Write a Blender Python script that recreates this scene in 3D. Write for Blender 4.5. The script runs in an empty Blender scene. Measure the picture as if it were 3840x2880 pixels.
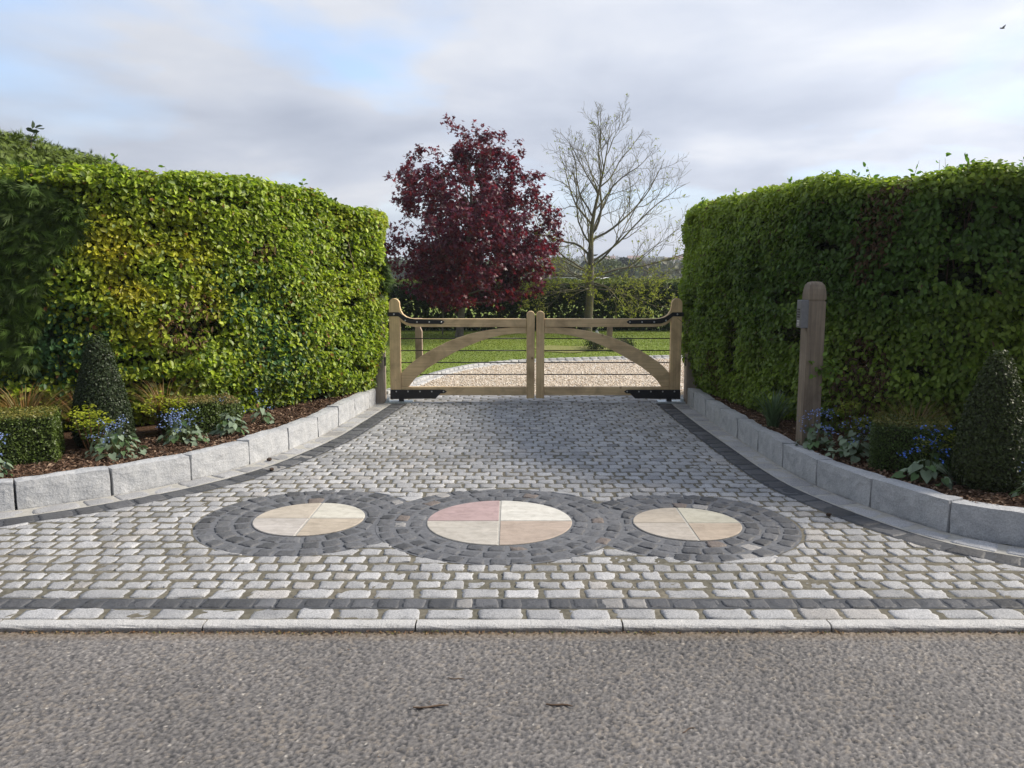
import bpy, bmesh, math, random
import numpy as np
from mathutils import Vector, Matrix
from math import sin, cos, pi, radians

scene = bpy.context.scene
C = scene.collection
# ---------------------------------------------------------------- camera
cam = bpy.data.cameras.new('camera')
cam.sensor_width = 36.0
cam.lens = 28.16
cam.clip_start = 0.05
cam.clip_end = 5000
cam_o = bpy.data.objects.new('camera', cam)
C.objects.link(cam_o)
cam_o.location = (0, 0, 1.55)
cam_o.rotation_euler = (radians(90 - 7.7), 0, 0)
scene.camera = cam_o
scene.view_settings.view_transform = 'Standard'
scene.view_settings.look = 'None'
scene.view_settings.gamma = 1
scene.view_settings.exposure = 0.1
# ---------------------------------------------------------------- sun + sky
SUN_EL, SUN_AZ = radians(39), radians(10)          # azimuth from +x towards +y
sd = Vector((cos(SUN_EL) * cos(SUN_AZ), cos(SUN_EL) * sin(SUN_AZ), sin(SUN_EL)))
sun = bpy.data.lights.new('sun', 'SUN')
sun.energy = 5.0
sun.angle = radians(13)
sun.color = (1.0, 0.91, 0.77)
sun_o = bpy.data.objects.new('sun', sun)
C.objects.link(sun_o)
sun_o.location = (20, 0, 20)
sun_o.rotation_euler = (-sd).to_track_quat('-Z', 'Y').to_euler()

world = bpy.data.worlds.new("World")
scene.world = world
world.use_nodes = True
nt = world.node_tree
nt.nodes.clear()


def N(tree, t, **kw):
    n = tree.nodes.new(t)
    for k, v in kw.items():
        if k == 'ins':
            for a, b in v.items():
                n.inputs[a].default_value = b
        else:
            setattr(n, k, v)
    return n


def math_n(tree, op, a, b=None, clamp=False):
    n = tree.nodes.new('ShaderNodeMath')
    n.operation = op
    n.use_clamp = clamp
    for i, v in enumerate((a, b)):
        if v is None:
            continue
        if isinstance(v, (int, float)):
            n.inputs[i].default_value = v
        else:
            tree.links.new(v, n.inputs[i])
    return n.outputs[0]


def ramp(tree, src, stops):
    r = tree.nodes.new('ShaderNodeValToRGB')
    e = r.color_ramp.elements
    while len(e) < len(stops):
        e.new(0.5)
    for el, (p, c) in zip(e, stops):
        el.position = p
        el.color = (*c, 1) if len(c) == 3 else c
    if src is not None:
        tree.links.new(src, r.inputs[0])
    return r.outputs[0]


def mixc(tree, fac, a, b, mode='MIX'):
    m = tree.nodes.new('ShaderNodeMix')
    m.data_type = 'RGBA'
    m.blend_type = mode
    for s, v in ((m.inputs[0], fac), (m.inputs[6], a), (m.inputs[7], b)):
        if isinstance(v, (int, float)):
            s.default_value = v
        elif isinstance(v, tuple):
            s.default_value = (*v, 1) if len(v) == 3 else v
        else:
            tree.links.new(v, s)
    return m.outputs[2]


sky = N(nt, 'ShaderNodeTexSky', sky_type='NISHITA', sun_disc=False, sun_elevation=SUN_EL,
        sun_rotation=radians(90) - SUN_AZ, air_density=1.0, dust_density=0.6, ozone_density=3.0)
tc = N(nt, 'ShaderNodeTexCoord')
sep = N(nt, 'ShaderNodeSeparateXYZ')
nt.links.new(tc.outputs['Generated'], sep.inputs[0])
zc = math_n(nt, 'ADD', math_n(nt, 'MAXIMUM', sep.outputs[2], 0.0), 0.16)
px = math_n(nt, 'DIVIDE', sep.outputs[0], zc)
py = math_n(nt, 'DIVIDE', sep.outputs[1], zc)
cmb = N(nt, 'ShaderNodeCombineXYZ')
nt.links.new(px, cmb.inputs[0])
nt.links.new(py, cmb.inputs[1])
mp = N(nt, 'ShaderNodeMapping', ins={'Location': (20.0, 3.0, 0.0), 'Rotation': (0, 0, 0.0)})
nt.links.new(cmb.outputs[0], mp.inputs[0])
cover = N(nt, 'ShaderNodeTexNoise', ins={'Scale': 0.75, 'Detail': 5.0, 'Roughness': 0.5, 'Distortion': 0.4})
nt.links.new(mp.outputs[0], cover.inputs['Vector'])
lum = N(nt, 'ShaderNodeTexNoise', ins={'Scale': 1.1, 'Detail': 5.0, 'Roughness': 0.5, 'Distortion': 0.2})
nt.links.new(mp.outputs[0], lum.inputs['Vector'])
cov = ramp(nt, cover.outputs[0], [(0.38, (0.32,) * 3), (0.55, (1,) * 3)])
low = ramp(nt, sep.outputs[2], [(0.05, (1,) * 3), (0.2, (0,) * 3)])
cov = math_n(nt, 'MAXIMUM', cov, low)
# the veil of cloud glows round the hidden sun
dots = N(nt, 'ShaderNodeVectorMath', operation='DOT_PRODUCT')
nt.links.new(tc.outputs['Generated'], dots.inputs[0])
dots.inputs[1].default_value = sd
glow = math_n(nt, 'POWER', math_n(nt, 'MAXIMUM', math_n(nt, 'ADD', math_n(nt, 'MULTIPLY', dots.outputs['Value'], 0.6), 0.4), 0.0), 1.6)
ccol = ramp(nt, lum.outputs[0], [(0.32, (0.45, 0.50, 0.61)), (0.50, (0.60, 0.645, 0.745)), (0.68, (0.79, 0.81, 0.86))])
gl = math_n(nt, 'ADD', math_n(nt, 'MULTIPLY', glow, 0.66), 0.80)
ccol2 = N(nt, 'ShaderNodeVectorMath', operation='SCALE')
nt.links.new(ccol, ccol2.inputs[0])
nt.links.new(gl, ccol2.inputs['Scale'])
skys = N(nt, 'ShaderNodeVectorMath', operation='SCALE', ins={'Scale': 0.25})
nt.links.new(sky.outputs[0], skys.inputs[0])
final = mixc(nt, cov, skys.outputs[0], ccol2.outputs[0])
bg = N(nt, 'ShaderNodeBackground', ins={'Strength': 1.0})
# the unseen sky behind the viewer is dimmed to cut the fill light
back = ramp(nt, math_n(nt, 'ADD', math_n(nt, 'MULTIPLY', sep.outputs[1], 0.5), 0.5), [(0.18, (0.42,) * 3), (0.56, (1,) * 3)])
final = mixc(nt, 1.0, final, back, 'MULTIPLY')
nt.links.new(final, bg.inputs[0])
wo = N(nt, 'ShaderNodeOutputWorld')
nt.links.new(bg.outputs[0], wo.inputs[0])

# ---------------------------------------------------------------- helpers
rng = np.random.default_rng(11)
random.seed(5)


def tag(o, label=None, cat=None, group=None, kind=None):
    if label:
        o['label'] = label
    if cat:
        o['category'] = cat
    if group:
        o['group'] = group
    if kind:
        o['kind'] = kind
    return o


def empty(name, loc, label, cat, group=None, rz=0):
    o = bpy.data.objects.new(name, None)
    o.empty_display_size = 0.1
    C.objects.link(o)
    o.location = loc
    o.rotation_euler = (0, 0, rz)
    return tag(o, label, cat, group)


def link(name, me, mat, parent=None):
    o = bpy.data.objects.new(name, me)
    C.objects.link(o)
    if mat is not None:
        me.materials.append(mat)
    if parent is not None:
        o.parent = parent
    return o


def np_mesh(name, V, F, mat, parent=None, tint=None, smooth=False):
    """V (n,3); F list of index arrays (k,3)/(k,4); tint (n,3)"""
    V = np.asarray(V, dtype=np.float32)
    if not isinstance(F, (list, tuple)):
        F = [F]
    me = bpy.data.meshes.new(name)
    me.vertices.add(len(V))
    me.vertices.foreach_set('co', V.ravel())
    loops = np.concatenate([f.ravel() for f in F]).astype(np.int32)
    tot = np.concatenate([np.full(len(f), f.shape[1]) for f in F]).astype(np.int32)
    start = np.concatenate([[0], np.cumsum(tot)[:-1]]).astype(np.int32)
    me.loops.add(len(loops))
    me.loops.foreach_set('vertex_index', loops)
    me.polygons.add(len(tot))
    me.polygons.foreach_set('loop_start', start)
    me.polygons.foreach_set('loop_total', tot)
    if tint is not None:
        a = me.color_attributes.new('tint', 'FLOAT_COLOR', 'POINT')
        t = np.ones((len(V), 4), dtype=np.float32)
        t[:, :3] = tint
        a.data.foreach_set('color', t.ravel())
    me.update(calc_edges=True)
    me.validate()
    if smooth:
        me.polygons.foreach_set('use_smooth', np.ones(len(tot), dtype=bool))
    return link(name, me, mat, parent)


def bm_obj(name, bm, mat, parent=None, smooth=False, bevel=0, seg=2):
    me = bpy.data.meshes.new(name)
    bmesh.ops.recalc_face_normals(bm, faces=bm.faces[:])
    bm.to_mesh(me)
    bm.free()
    o = link(name, me, mat, parent)
    if smooth:
        for p in me.polygons:
            p.use_smooth = True
    if bevel:
        m = o.modifiers.new('edge', 'BEVEL')
        m.width = bevel
        m.segments = seg
        m.limit_method = 'ANGLE'
    return o


def bm_box(bm, x0, x1, y0, y1, z0, z1):
    v = [bm.verts.new(p) for p in ((x0, y0, z0), (x1, y0, z0), (x1, y1, z0), (x0, y1, z0),
                                   (x0, y0, z1), (x1, y0, z1), (x1, y1, z1), (x0, y1, z1))]
    for f in ((0, 3, 2, 1), (4, 5, 6, 7), (0, 1, 5, 4), (1, 2, 6, 5), (2, 3, 7, 6), (3, 0, 4, 7)):
        bm.faces.new([v[i] for i in f])


def bm_prism(bm, pts, y0, y1):
    """outline in the x-z plane, extruded along y"""
    a = [bm.verts.new((x, y0, z)) for x, z in pts]
    b = [bm.verts.new((x, y1, z)) for x, z in pts]
    bm.faces.new(a)
    bm.faces.new(b[::-1])
    n = len(pts)
    for i in range(n):
        j = (i + 1) % n
        bm.faces.new((a[i], b[i], b[j], a[j]))


def bm_cyl(bm, p0, p1, r0, r1=None, n=10):
    r1 = r0 if r1 is None else r1
    p0, p1 = Vector(p0), Vector(p1)
    d = p1 - p0
    m = Matrix.Translation((p0 + p1) / 2) @ d.to_track_quat('Z', 'Y').to_matrix().to_4x4()
    bmesh.ops.create_cone(bm, cap_ends=True, segments=n, radius1=r0, radius2=r1, depth=d.length, matrix=m)


def wob(p, f, seed):
    """smooth pseudo noise in about -1..1"""
    r = np.random.default_rng(seed)
    out = np.zeros(len(p))
    for k in range(6):
        w = r.normal(size=p.shape[1])
        w = w / np.linalg.norm(w) * f * (0.6 + 0.35 * k)
        out += np.sin(p @ w + r.uniform(0, 6.28)) / (1 + 0.25 * k)
    return out / 2.4


def unit(v):
    return v / np.maximum(np.linalg.norm(v, axis=-1, keepdims=True), 1e-9)


def dense(pts, step=0.05):
    """Catmull-Rom through plan points, resampled evenly"""
    P = np.array(pts, float)
    P = np.vstack([2 * P[0] - P[1], P, 2 * P[-1] - P[-2]])
    out = []
    for i in range(1, len(P) - 2):
        p0, p1, p2, p3 = P[i - 1:i + 3]
        for t in np.linspace(0, 1, 24, endpoint=False):
            out.append(0.5 * ((2 * p1) + (-p0 + p2) * t + (2 * p0 - 5 * p1 + 4 * p2 - p3) * t * t
                              + (-p0 + 3 * p1 - 3 * p2 + p3) * t ** 3))
    out.append(P[-2])
    out = np.array(out)
    s = np.concatenate([[0], np.cumsum(np.linalg.norm(np.diff(out, axis=0), axis=1))])
    n = max(2, int(s[-1] / step))
    ss = np.linspace(0, s[-1], n + 1)
    return np.stack([np.interp(ss, s, out[:, 0]), np.interp(ss, s, out[:, 1])], 1)


class Path:
    def __init__(self, pts, side=1, raw=False):
        self.p = np.array(pts, float) if raw else dense(pts)
        self.s = np.concatenate([[0], np.cumsum(np.linalg.norm(np.diff(self.p, axis=0), axis=1))])
        t = unit(np.gradient(self.p, axis=0))
        self.t = t
        self.n = np.stack([t[:, 1], -t[:, 0]], 1) * side
        self.L = self.s[-1]

    def at(self, s, off=0.0):
        s = np.asarray(s, float)
        x = np.interp(s, self.s, self.p[:, 0])
        y = np.interp(s, self.s, self.p[:, 1])
        nx = np.interp(s, self.s, self.n[:, 0])
        ny = np.interp(s, self.s, self.n[:, 1])
        n = unit(np.stack([nx, ny], -1))
        return np.stack([x, y], -1) + n * np.asarray(off)[..., None], n


# ---------------------------------------------------------------- materials
def mat_new(name):
    m = bpy.data.materials.new(name)
    m.use_nodes = True
    t = m.node_tree
    b = t.nodes['Principled BSDF']
    return m, t, b


def pos(t, scale=(1, 1, 1), kind='Object'):
    tcn = t.nodes.new('ShaderNodeTexCoord')
    mpn = N(t, 'ShaderNodeMapping', ins={'Scale': scale})
    t.links.new(tcn.outputs[kind], mpn.inputs[0])
    return mpn.outputs[0]


def noise(t, vec, scale, detail=3, rough=0.55, dist=0):
    n = N(t, 'ShaderNodeTexNoise', ins={'Scale': scale, 'Detail': detail, 'Roughness': rough, 'Distortion': dist})
    t.links.new(vec, n.inputs['Vector'])
    return n.outputs[0]


def bump(t, b, h, strength, dist=0.01, prev=None):
    n = N(t, 'ShaderNodeBump', ins={'Strength': strength, 'Distance': dist})
    t.links.new(h, n.inputs['Height'])
    if prev is not None:
        t.links.new(prev, n.inputs['Normal'])
    t.links.new(n.outputs[0], b.inputs['Normal'])
    return n.outputs[0]


def attr(t, name='tint'):
    a = N(t, 'ShaderNodeAttribute', attribute_name=name)
    return a.outputs['Color']


def leaf_mat(name, trans=0.35, rough=0.45, gain=(1.15, 1.25, 0.7), spec=0.35):
    m, t, b = mat_new(name)
    col = attr(t)
    t.links.new(col, b.inputs['Base Color'])
    b.inputs['Roughness'].default_value = rough
    b.inputs['Specular IOR Level'].default_value = spec
    tr = t.nodes.new('ShaderNodeBsdfTranslucent')
    t.links.new(mixc(t, 1.0, col, gain, 'MULTIPLY'), tr.inputs[0])
    mx = N(t, 'ShaderNodeMixShader', ins={0: trans})
    t.links.new(b.outputs[0], mx.inputs[1])
    t.links.new(tr.outputs[0], mx.inputs[2])
    t.links.new(mx.outputs[0], t.nodes['Material Output'].inputs[0])
    return m


def granite_mat(name, base=None, speck=0.35, scale=160, bumpy=0.5, stain=0.2, rough=0.75):
    m, t, b = mat_new(name)
    v = pos(t)
    if base is None:
        col = attr(t)
    else:
        rgb = N(t, 'ShaderNodeRGB')
        rgb.outputs[0].default_value = (*base, 1)
        col = rgb.outputs[0]
    s1 = ramp(t, noise(t, v, scale, 2, 0.7), [(0.3, (1 - speck,) * 3), (0.52, (1,) * 3), (0.72, (1 + speck * 0.6,) * 3)])
    s2 = ramp(t, noise(t, v, 5, 5, 0.6, 0.6), [(0.3, (1 - stain, 1 - stain * 0.95, 1 - stain * 0.85)), (0.65, (1.04, 1.04, 1.04))])
    col = mixc(t, 1.0, col, s1, 'MULTIPLY')
    col = mixc(t, 1.0, col, s2, 'MULTIPLY')
    t.links.new(col, b.inputs['Base Color'])
    b.inputs['Roughness'].default_value = rough
    h1 = noise(t, v, scale * 0.5, 3, 0.6)
    h2 = noise(t, v, 24, 4, 0.6)
    p = bump(t, b, h2, bumpy, 0.012)
    bump(t, b, h1, bumpy * 0.7, 0.004, p)
    return m


def plain(name, col, rough=0.6, metal=0.0, var=0.15, scale=30, bstr=0.15, bd=0.003):
    m, t, b = mat_new(name)
    v = pos(t)
    n = noise(t, v, scale, 4, 0.6)
    c = ramp(t, n, [(0.3, tuple(x * (1 - var) for x in col)), (0.7, tuple(x * (1 + var) for x in col))])
    t.links.new(c, b.inputs['Base Color'])
    b.inputs['Roughness'].default_value = rough
    b.inputs['Metallic'].default_value = metal
    if bstr:
        bump(t, b, n, bstr, bd)
    return m


def tint_mat(name, rough=0.8, scale=60, var=0.2, bstr=0.4, bd=0.004):
    m, t, b = mat_new(name)
    v = pos(t)
    n = noise(t, v, scale, 4, 0.6)
    s = ramp(t, n, [(0.3, (1 - var,) * 3), (0.7, (1 + var,) * 3)])
    t.links.new(mixc(t, 1.0, attr(t), s, 'MULTIPLY'), b.inputs['Base Color'])
    b.inputs['Roughness'].default_value = rough
    bump(t, b, n, bstr, bd)
    return m


def wood_mat(name, axis, light, dark, grain=40, weather=None):
    m, t, b = mat_new(name)
    sc = [grain, grain, grain]
    sc[axis] = grain * 0.035
    v = pos(t, tuple(sc))
    g = noise(t, v, 1.0, 6, 0.65, 0.6)
    c = ramp(t, g, [(0.25, dark), (0.5, tuple((a + b_) / 2 for a, b_ in zip(dark, light))), (0.72, light)])
    v2 = pos(t)
    big = ramp(t, noise(t, v2, 3.2, 4, 0.6, 0.5), [(0.30, (0.66, 0.62, 0.58)), (0.58, (1.05, 1.04, 1.0))])
    c = mixc(t, 1.0, c, big, 'MULTIPLY')
    knots = N(t, 'ShaderNodeTexVoronoi', ins={'Scale': 4.0})
    t.links.new(v2, knots.inputs['Vector'])
    kn = ramp(t, knots.outputs['Distance'], [(0.03, (0.45, 0.38, 0.32)), (0.085, (1, 1, 1))])
    c = mixc(t, 1.0, c, kn, 'MULTIPLY')
    t.links.new(c, b.inputs['Base Color'])
    b.inputs['Roughness'].default_value = 0.65
    bump(t, b, g, 0.35, 0.003)
    return m


M_sett = granite_mat('granite_setts', None, 0.46, 150, 0.42, 0.2)
M_dark = granite_mat('dark_stone_setts', None, 0.22, 150, 0.7, 0.18, 0.62)
M_block = granite_mat('granite_blocks', (0.52, 0.525, 0.53), 0.26, 120, 0.7, 0.30)
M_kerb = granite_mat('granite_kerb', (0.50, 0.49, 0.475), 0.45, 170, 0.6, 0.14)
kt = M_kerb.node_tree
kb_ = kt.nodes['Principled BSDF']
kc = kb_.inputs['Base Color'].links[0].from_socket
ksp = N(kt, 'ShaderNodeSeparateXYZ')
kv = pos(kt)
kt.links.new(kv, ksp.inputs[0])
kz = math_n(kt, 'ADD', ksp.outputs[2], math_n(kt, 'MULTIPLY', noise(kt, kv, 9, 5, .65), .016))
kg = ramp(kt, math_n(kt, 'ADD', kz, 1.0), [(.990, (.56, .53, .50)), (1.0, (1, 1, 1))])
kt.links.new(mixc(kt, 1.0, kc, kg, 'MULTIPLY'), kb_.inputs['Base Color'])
M_oak_v = wood_mat('oak_upright_grain', 2, (0.90, 0.675, 0.40), (0.63, 0.445, 0.245))
M_oak_h = wood_mat('oak_level_grain', 0, (0.90, 0.68, 0.41), (0.62, 0.445, 0.25))
M_post = wood_mat('weathered_post_wood', 2, (0.34, 0.275, 0.21), (0.16, 0.125, 0.093))
M_palepost = wood_mat('pale_weathered_wood', 2, (0.42, 0.36, 0.30), (0.28, 0.23, 0.185))
M_bollard = wood_mat('bollard_wood', 2, (0.42, 0.32, 0.25), (0.28, 0.20, 0.15))
M_iron = plain('black_painted_iron', (0.012, 0.012, 0.014), 0.45, 0.0, 0.3, 60, 0.1)
M_bolt = plain('zinc_bolt', (0.62, 0.62, 0.62), 0.35, 0.9, 0.1)
M_galv = plain('galvanised_steel', (0.50, 0.55, 0.56), 0.45, 0.75, 0.2, 25, 0.1)
M_steel = plain('grey_keypad_metal', (0.20, 0.20, 0.21), 0.45, 0.4, 0.12, 40, 0.05)
M_white = plain('white_plastic', (0.78, 0.78, 0.76), 0.4, 0, 0.05)
M_bark = plain('grey_bark', (0.17, 0.15, 0.125), 0.85, 0, 0.35, 22, 0.8, 0.02)
M_lichen = None


def lichen_bark(name):
    m, t, b = mat_new(name)
    v = pos(t)
    n = noise(t, v, 3.5, 5, 0.65)
    f = noise(t, v, 30, 4, 0.6)
    c = ramp(t, n, [(0.36, (0.115, 0.10, 0.08)), (0.50, (0.165, 0.148, 0.10)), (0.62, (0.23, 0.205, 0.08))])
    c = mixc(t, 1.0, c, ramp(t, f, [(0.3, (0.75,) * 3), (0.7, (1.2,) * 3)]), 'MULTIPLY')
    t.links.new(c, b.inputs['Base Color'])
    b.inputs['Roughness'].default_value = 0.85
    bump(t, b, f, 0.6, 0.01)
    return m


M_lichen = lichen_bark('lichen_bark')
M_twig = plain('brown_twigs', (0.13, 0.085, 0.055), 0.85, 0, 0.3, 40, 0.3)
M_beech = leaf_mat('beech_leaves', 0.38, 0.42)
M_conifer = leaf_mat('conifer_sprays', 0.10, 0.6, (1.1, 1.1, 0.6), 0.3)
M_maple = leaf_mat('purple_maple_leaves', 0.38, 0.4, (1.9, 0.75, 0.6), 0.4)
M_small = leaf_mat('small_clipped_leaves', 0.2, 0.45)
M_silver = leaf_mat('silver_leaves', 0.2, 0.55, (1, 1.05, 0.85), 0.2)
M_petal = leaf_mat('flower_petals', 0.25, 0.6, (1, 1, 1), 0.1)
M_blade = leaf_mat('grass_blades', 0.3, 0.5, (1.1, 1.1, 0.6))
M_chip = tint_mat('bark_chips', 0.9, 80, 0.3)
M_pebble = tint_mat('gravel_stones', 0.7, 120, 0.15)
M_roofv = tint_mat('far_painted_surfaces', 0.7, 2, 0.12, 0)


def tarmac():
    m, t, b = mat_new('worn_tarmac')
    v = pos(t)
    fine = noise(t, v, 190, 3, 0.7)
    mid = noise(t, v, 60, 4, 0.65)
    col = mixc(t, 1.0, attr(t), ramp(t, fine, [(0.3, (0.72, 0.71, 0.72)), (0.7, (1.28, 1.27, 1.24))]), 'MULTIPLY')
    col = mixc(t, 1.0, col, ramp(t, mid, [(0.3, (0.85, 0.85, 0.86)), (0.7, (1.12, 1.11, 1.09))]), 'MULTIPLY')
    t.links.new(col, b.inputs['Base Color'])
    b.inputs['Roughness'].default_value = 0.75
    bump(t, b, fine, 0.6, 0.004)
    return m


def soil_like(name, stops, scale, bstr=0.6, bd=0.02, rough=0.95, big=None):
    m, t, b = mat_new(name)
    v = pos(t)
    n = noise(t, v, scale, 6, 0.65, 0.2)
    c = ramp(t, n, stops)
    if big:
        c = mixc(t, 1.0, c, ramp(t, noise(t, v, big, 4, 0.55), [(0.3, (0.8, 0.82, 0.75)), (0.7, (1.15, 1.1, 1.0))]), 'MULTIPLY')
    t.links.new(c, b.inputs['Base Color'])
    b.inputs['Roughness'].default_value = rough
    b.inputs['Specular IOR Level'].default_value = 0.2
    bump(t, b, n, bstr, bd)
    return m


M_grout = soil_like('sett_joint_sand', [(0.3, (0.095, 0.088, 0.075)), (0.5, (0.145, 0.135, 0.115)), (0.7, (0.21, 0.198, 0.172))], 30, 0.4, 0.004, 0.95, 1.5)
M_mortar = soil_like('dark_mortar', [(0.3, (0.105, 0.11, 0.12)), (0.7, (0.175, 0.18, 0.195))], 30, 0.3, 0.004)
M_mortar_dark = soil_like('black_mortar', [(0.3, (0.055, 0.058, 0.065)), (0.7, (0.095, 0.10, 0.11))], 30, 0.3, 0.004)
M_mortar_pale = soil_like('pale_mortar', [(0.3, (0.33, 0.32, 0.29)), (0.7, (0.47, 0.455, 0.42))], 18, 0.3, 0.004)
M_soil = soil_like('bark_mulch_bed', [(0.3, (0.030, 0.018, 0.011)), (0.5, (0.075, 0.042, 0.024)), (0.72, (0.15, 0.085, 0.05))], 28, 0.9, 0.03)
M_lawn = soil_like('mown_grass', [(0.3, (0.12, 0.17, 0.028)), (0.55, (0.18, 0.24, 0.042)), (0.75, (0.23, 0.285, 0.06))], 40, 0.8, 0.02, 0.9, 0.35)
M_gravelbed = soil_like('gravel_bed', [(0.3, (0.36, 0.30, 0.23)), (0.5, (0.56, 0.48, 0.39)), (0.7, (0.74, 0.67, 0.57))], 55, 0.8, 0.012, 0.9)
M_field = soil_like('far_fields', [(0.3, (0.075, 0.10, 0.03)), (0.5, (0.12, 0.15, 0.045)), (0.7, (0.17, 0.17, 0.075))], 0.03, 0, 0.02, 1.0)
M_bare = soil_like('bare_earth', [(0.3, (0.17, 0.19, 0.05)), (0.7, (0.27, 0.25, 0.10))], 20, 0.5, 0.02)
M_tar = tarmac()


# ---------------------------------------------------------------- leaf builders
def leaves(P, D, Nn, L, W, tint):
    """folded hexagonal leaves; arrays (n,3),(n,3),(n,3),(n,),(n,)"""
    S = unit(np.cross(Nn, D))
    l = L[:, None]
    w = W[:, None]
    v = np.stack([P - D * l * .5,
                  P - D * l * .2 + S * w * .43 + Nn * w * .12,
                  P + D * l * .2 + S * w * .38 + Nn * w * .10,
                  P + D * l * .5 - Nn * l * .10,
                  P + D * l * .2 - S * w * .38 + Nn * w * .10,
                  P - D * l * .2 - S * w * .43 + Nn * w * .12], 1)
    n = len(P)
    b = (np.arange(n) * 6)[:, None]
    f = np.concatenate([b + [0, 1, 2, 3], b + [0, 3, 4, 5]])
    return v.reshape(-1, 3), f, np.repeat(tint, 6, axis=0)


def quads(P, D, Nn, L, W, tint):
    """small kite leaves"""
    S = unit(np.cross(Nn, D))
    l = L[:, None]
    w = W[:, None]
    v = np.stack([P - D * l * .5, P + S * w * .5 + Nn * w * .1, P + D * l * .5, P - S * w * .5 + Nn * w * .1], 1)
    n = len(P)
    f = (np.arange(n) * 4)[:, None] + [0, 1, 2, 3]
    return v.reshape(-1, 3), f, np.repeat(tint, 4, axis=0)


def lobed(P, D, Nn, L, tint, fan=(-1.05, 0, 1.05), wid=0.42, short=0.8):
    """palmate leaves made of pointed lobes"""
    S = unit(np.cross(Nn, D))
    vs = []
    for a in fan:
        d = D * cos(a) + S * sin(a) - Nn * 0.12
        s = unit(np.cross(Nn, d))
        l = (L * (1 if a == 0 else short))[:, None]
        b0 = P
        vs += [b0, b0 + d * l * .5 + s * l * wid * .5, b0 + d * l, b0 + d * l * .5 - s * l * wid * .5]
    k = len(vs)
    v = np.stack(vs, 1)
    n = len(P)
    b = (np.arange(n) * k)[:, None]
    f = np.concatenate([b + [4 * i, 4 * i + 1, 4 * i + 2, 4 * i + 3] for i in range(len(fan))])
    return v.reshape(-1, 3), f, np.repeat(tint, k, axis=0)


def sprays(P, D, Nn, L, tint, fan=(-.62, -.36, -.16, .0, .14, .33, .58), wid=0.11):
    S = unit(np.cross(Nn, D))
    vs = []
    for a in fan:
        d = D * cos(a) + S * sin(a)
        s = unit(np.cross(Nn, d))
        l = (L * (1 - 0.45 * abs(a)) * rng.uniform(.7, 1.15, len(P)))[:, None]
        st = P + D * (L * 0.22)[:, None] * rng.uniform(0, 1, (len(P), 1))
        vs += [st - s * l * wid * .5, st + s * l * wid * .5, st + d * l - Nn * l * .12]
    k = len(vs)
    v = np.stack(vs, 1)
    b = (np.arange(len(P)) * k)[:, None]
    f = np.concatenate([b + [3 * i, 3 * i + 1, 3 * i + 2] for i in range(len(fan))])
    return v.reshape(-1, 3), f, np.repeat(tint, k, axis=0)


def blades(P, Dh, H, reach, W, tint, seg=4, droop=1.0):
    """arching blades; Dh horizontal unit direction"""
    n = len(P)
    S = np.stack([-Dh[:, 1], Dh[:, 0], np.zeros(n)], 1)
    rows = []
    for i in range(seg + 1):
        t = i / seg
        z = H * (t - droop * 0.5 * t * t * 1.0)
        c = P + Dh * (reach * t ** 1.5)[:, None] + np.stack([np.zeros(n), np.zeros(n), z], 1)
        w = (W * (1 - t ** 2 * 0.95) * .5)[:, None]
        rows += [c - S * w, c + S * w]
    k = len(rows)
    v = np.stack(rows, 1)
    b = (np.arange(n) * k)[:, None]
    f = np.concatenate([b + [2 * i, 2 * i + 1, 2 * i + 3, 2 * i + 2] for i in range(seg)])
    return v.reshape(-1, 3), f, np.repeat(tint, k, axis=0)


def tubes(lines, sides=5):
    """lines: list of (pts (k,3), radii (k,))"""
    V, F = [], []
    base = 0
    ang = np.linspace(0, 2 * pi, sides, endpoint=False)
    for p, r in lines:
        p = np.asarray(p, float)
        r = np.asarray(r, float)
        t = unit(np.gradient(p, axis=0))
        ref = np.where(np.abs(t[:, 2:3]) > 0.9, [[1.0, 0, 0]], [[0, 0, 1.0]])
        a = unit(np.cross(t, ref))
        b = np.cross(t, a)
        ring = p[:, None] + r[:, None, None] * (np.cos(ang)[None, :, None] * a[:, None] + np.sin(ang)[None, :, None] * b[:, None])
        k = len(p)
        V.append(ring.reshape(-1, 3))
        i = np.arange(k - 1)[:, None] * sides
        j = np.arange(sides)[None]
        jn = (j + 1) % sides
        f = np.stack([i + j, i + jn, i + sides + jn, i + sides + j], -1).reshape(-1, 4) + base
        F.append(f)
        base += k * sides
    return np.concatenate(V), np.concatenate(F)


def merge(*parts):
    V, F, T = [], {}, []
    b = 0
    for v, f, t in parts:
        V.append(v)
        F.setdefault(f.shape[1], []).append(f + b)
        T.append(t)
        b += len(v)
    return np.concatenate(V), [np.concatenate(x) for x in F.values()], np.concatenate(T)


def jit(n, k=1.0):
    return rng.normal(size=(n, 3)) * k


def shade(base, n, var=0.18):
    return np.array(base)[None] * (1 + rng.normal(size=(n, 1)) * var).clip(0.5, 1.6)


# ================================================================ GROUND
def sheet(name, poly, z, mat, kind='structure'):
    bm = bmesh.new()
    bm.faces.new([bm.verts.new((x, y, z)) for x, y in poly])
    bmesh.ops.triangulate(bm, faces=bm.faces[:])
    for f in bm.faces:
        if f.normal.z < 0:
            f.normal_flip()
    me = bpy.data.meshes.new(name)
    bm.to_mesh(me)
    bm.free()
    return tag(link(name, me, mat), kind=kind)


# the road: a coarse chipped surface in real relief near the kerb, flat further out
rx = np.arange(-4.6, 4.6001, .007)
ry = np.arange(1.55, 3.4301, .007)
kx = np.fft.fftfreq(len(rx), .007)[None]
ky = np.fft.fftfreq(len(ry), .007)[:, None]
kk = np.sqrt(kx ** 2 + ky ** 2)


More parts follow.
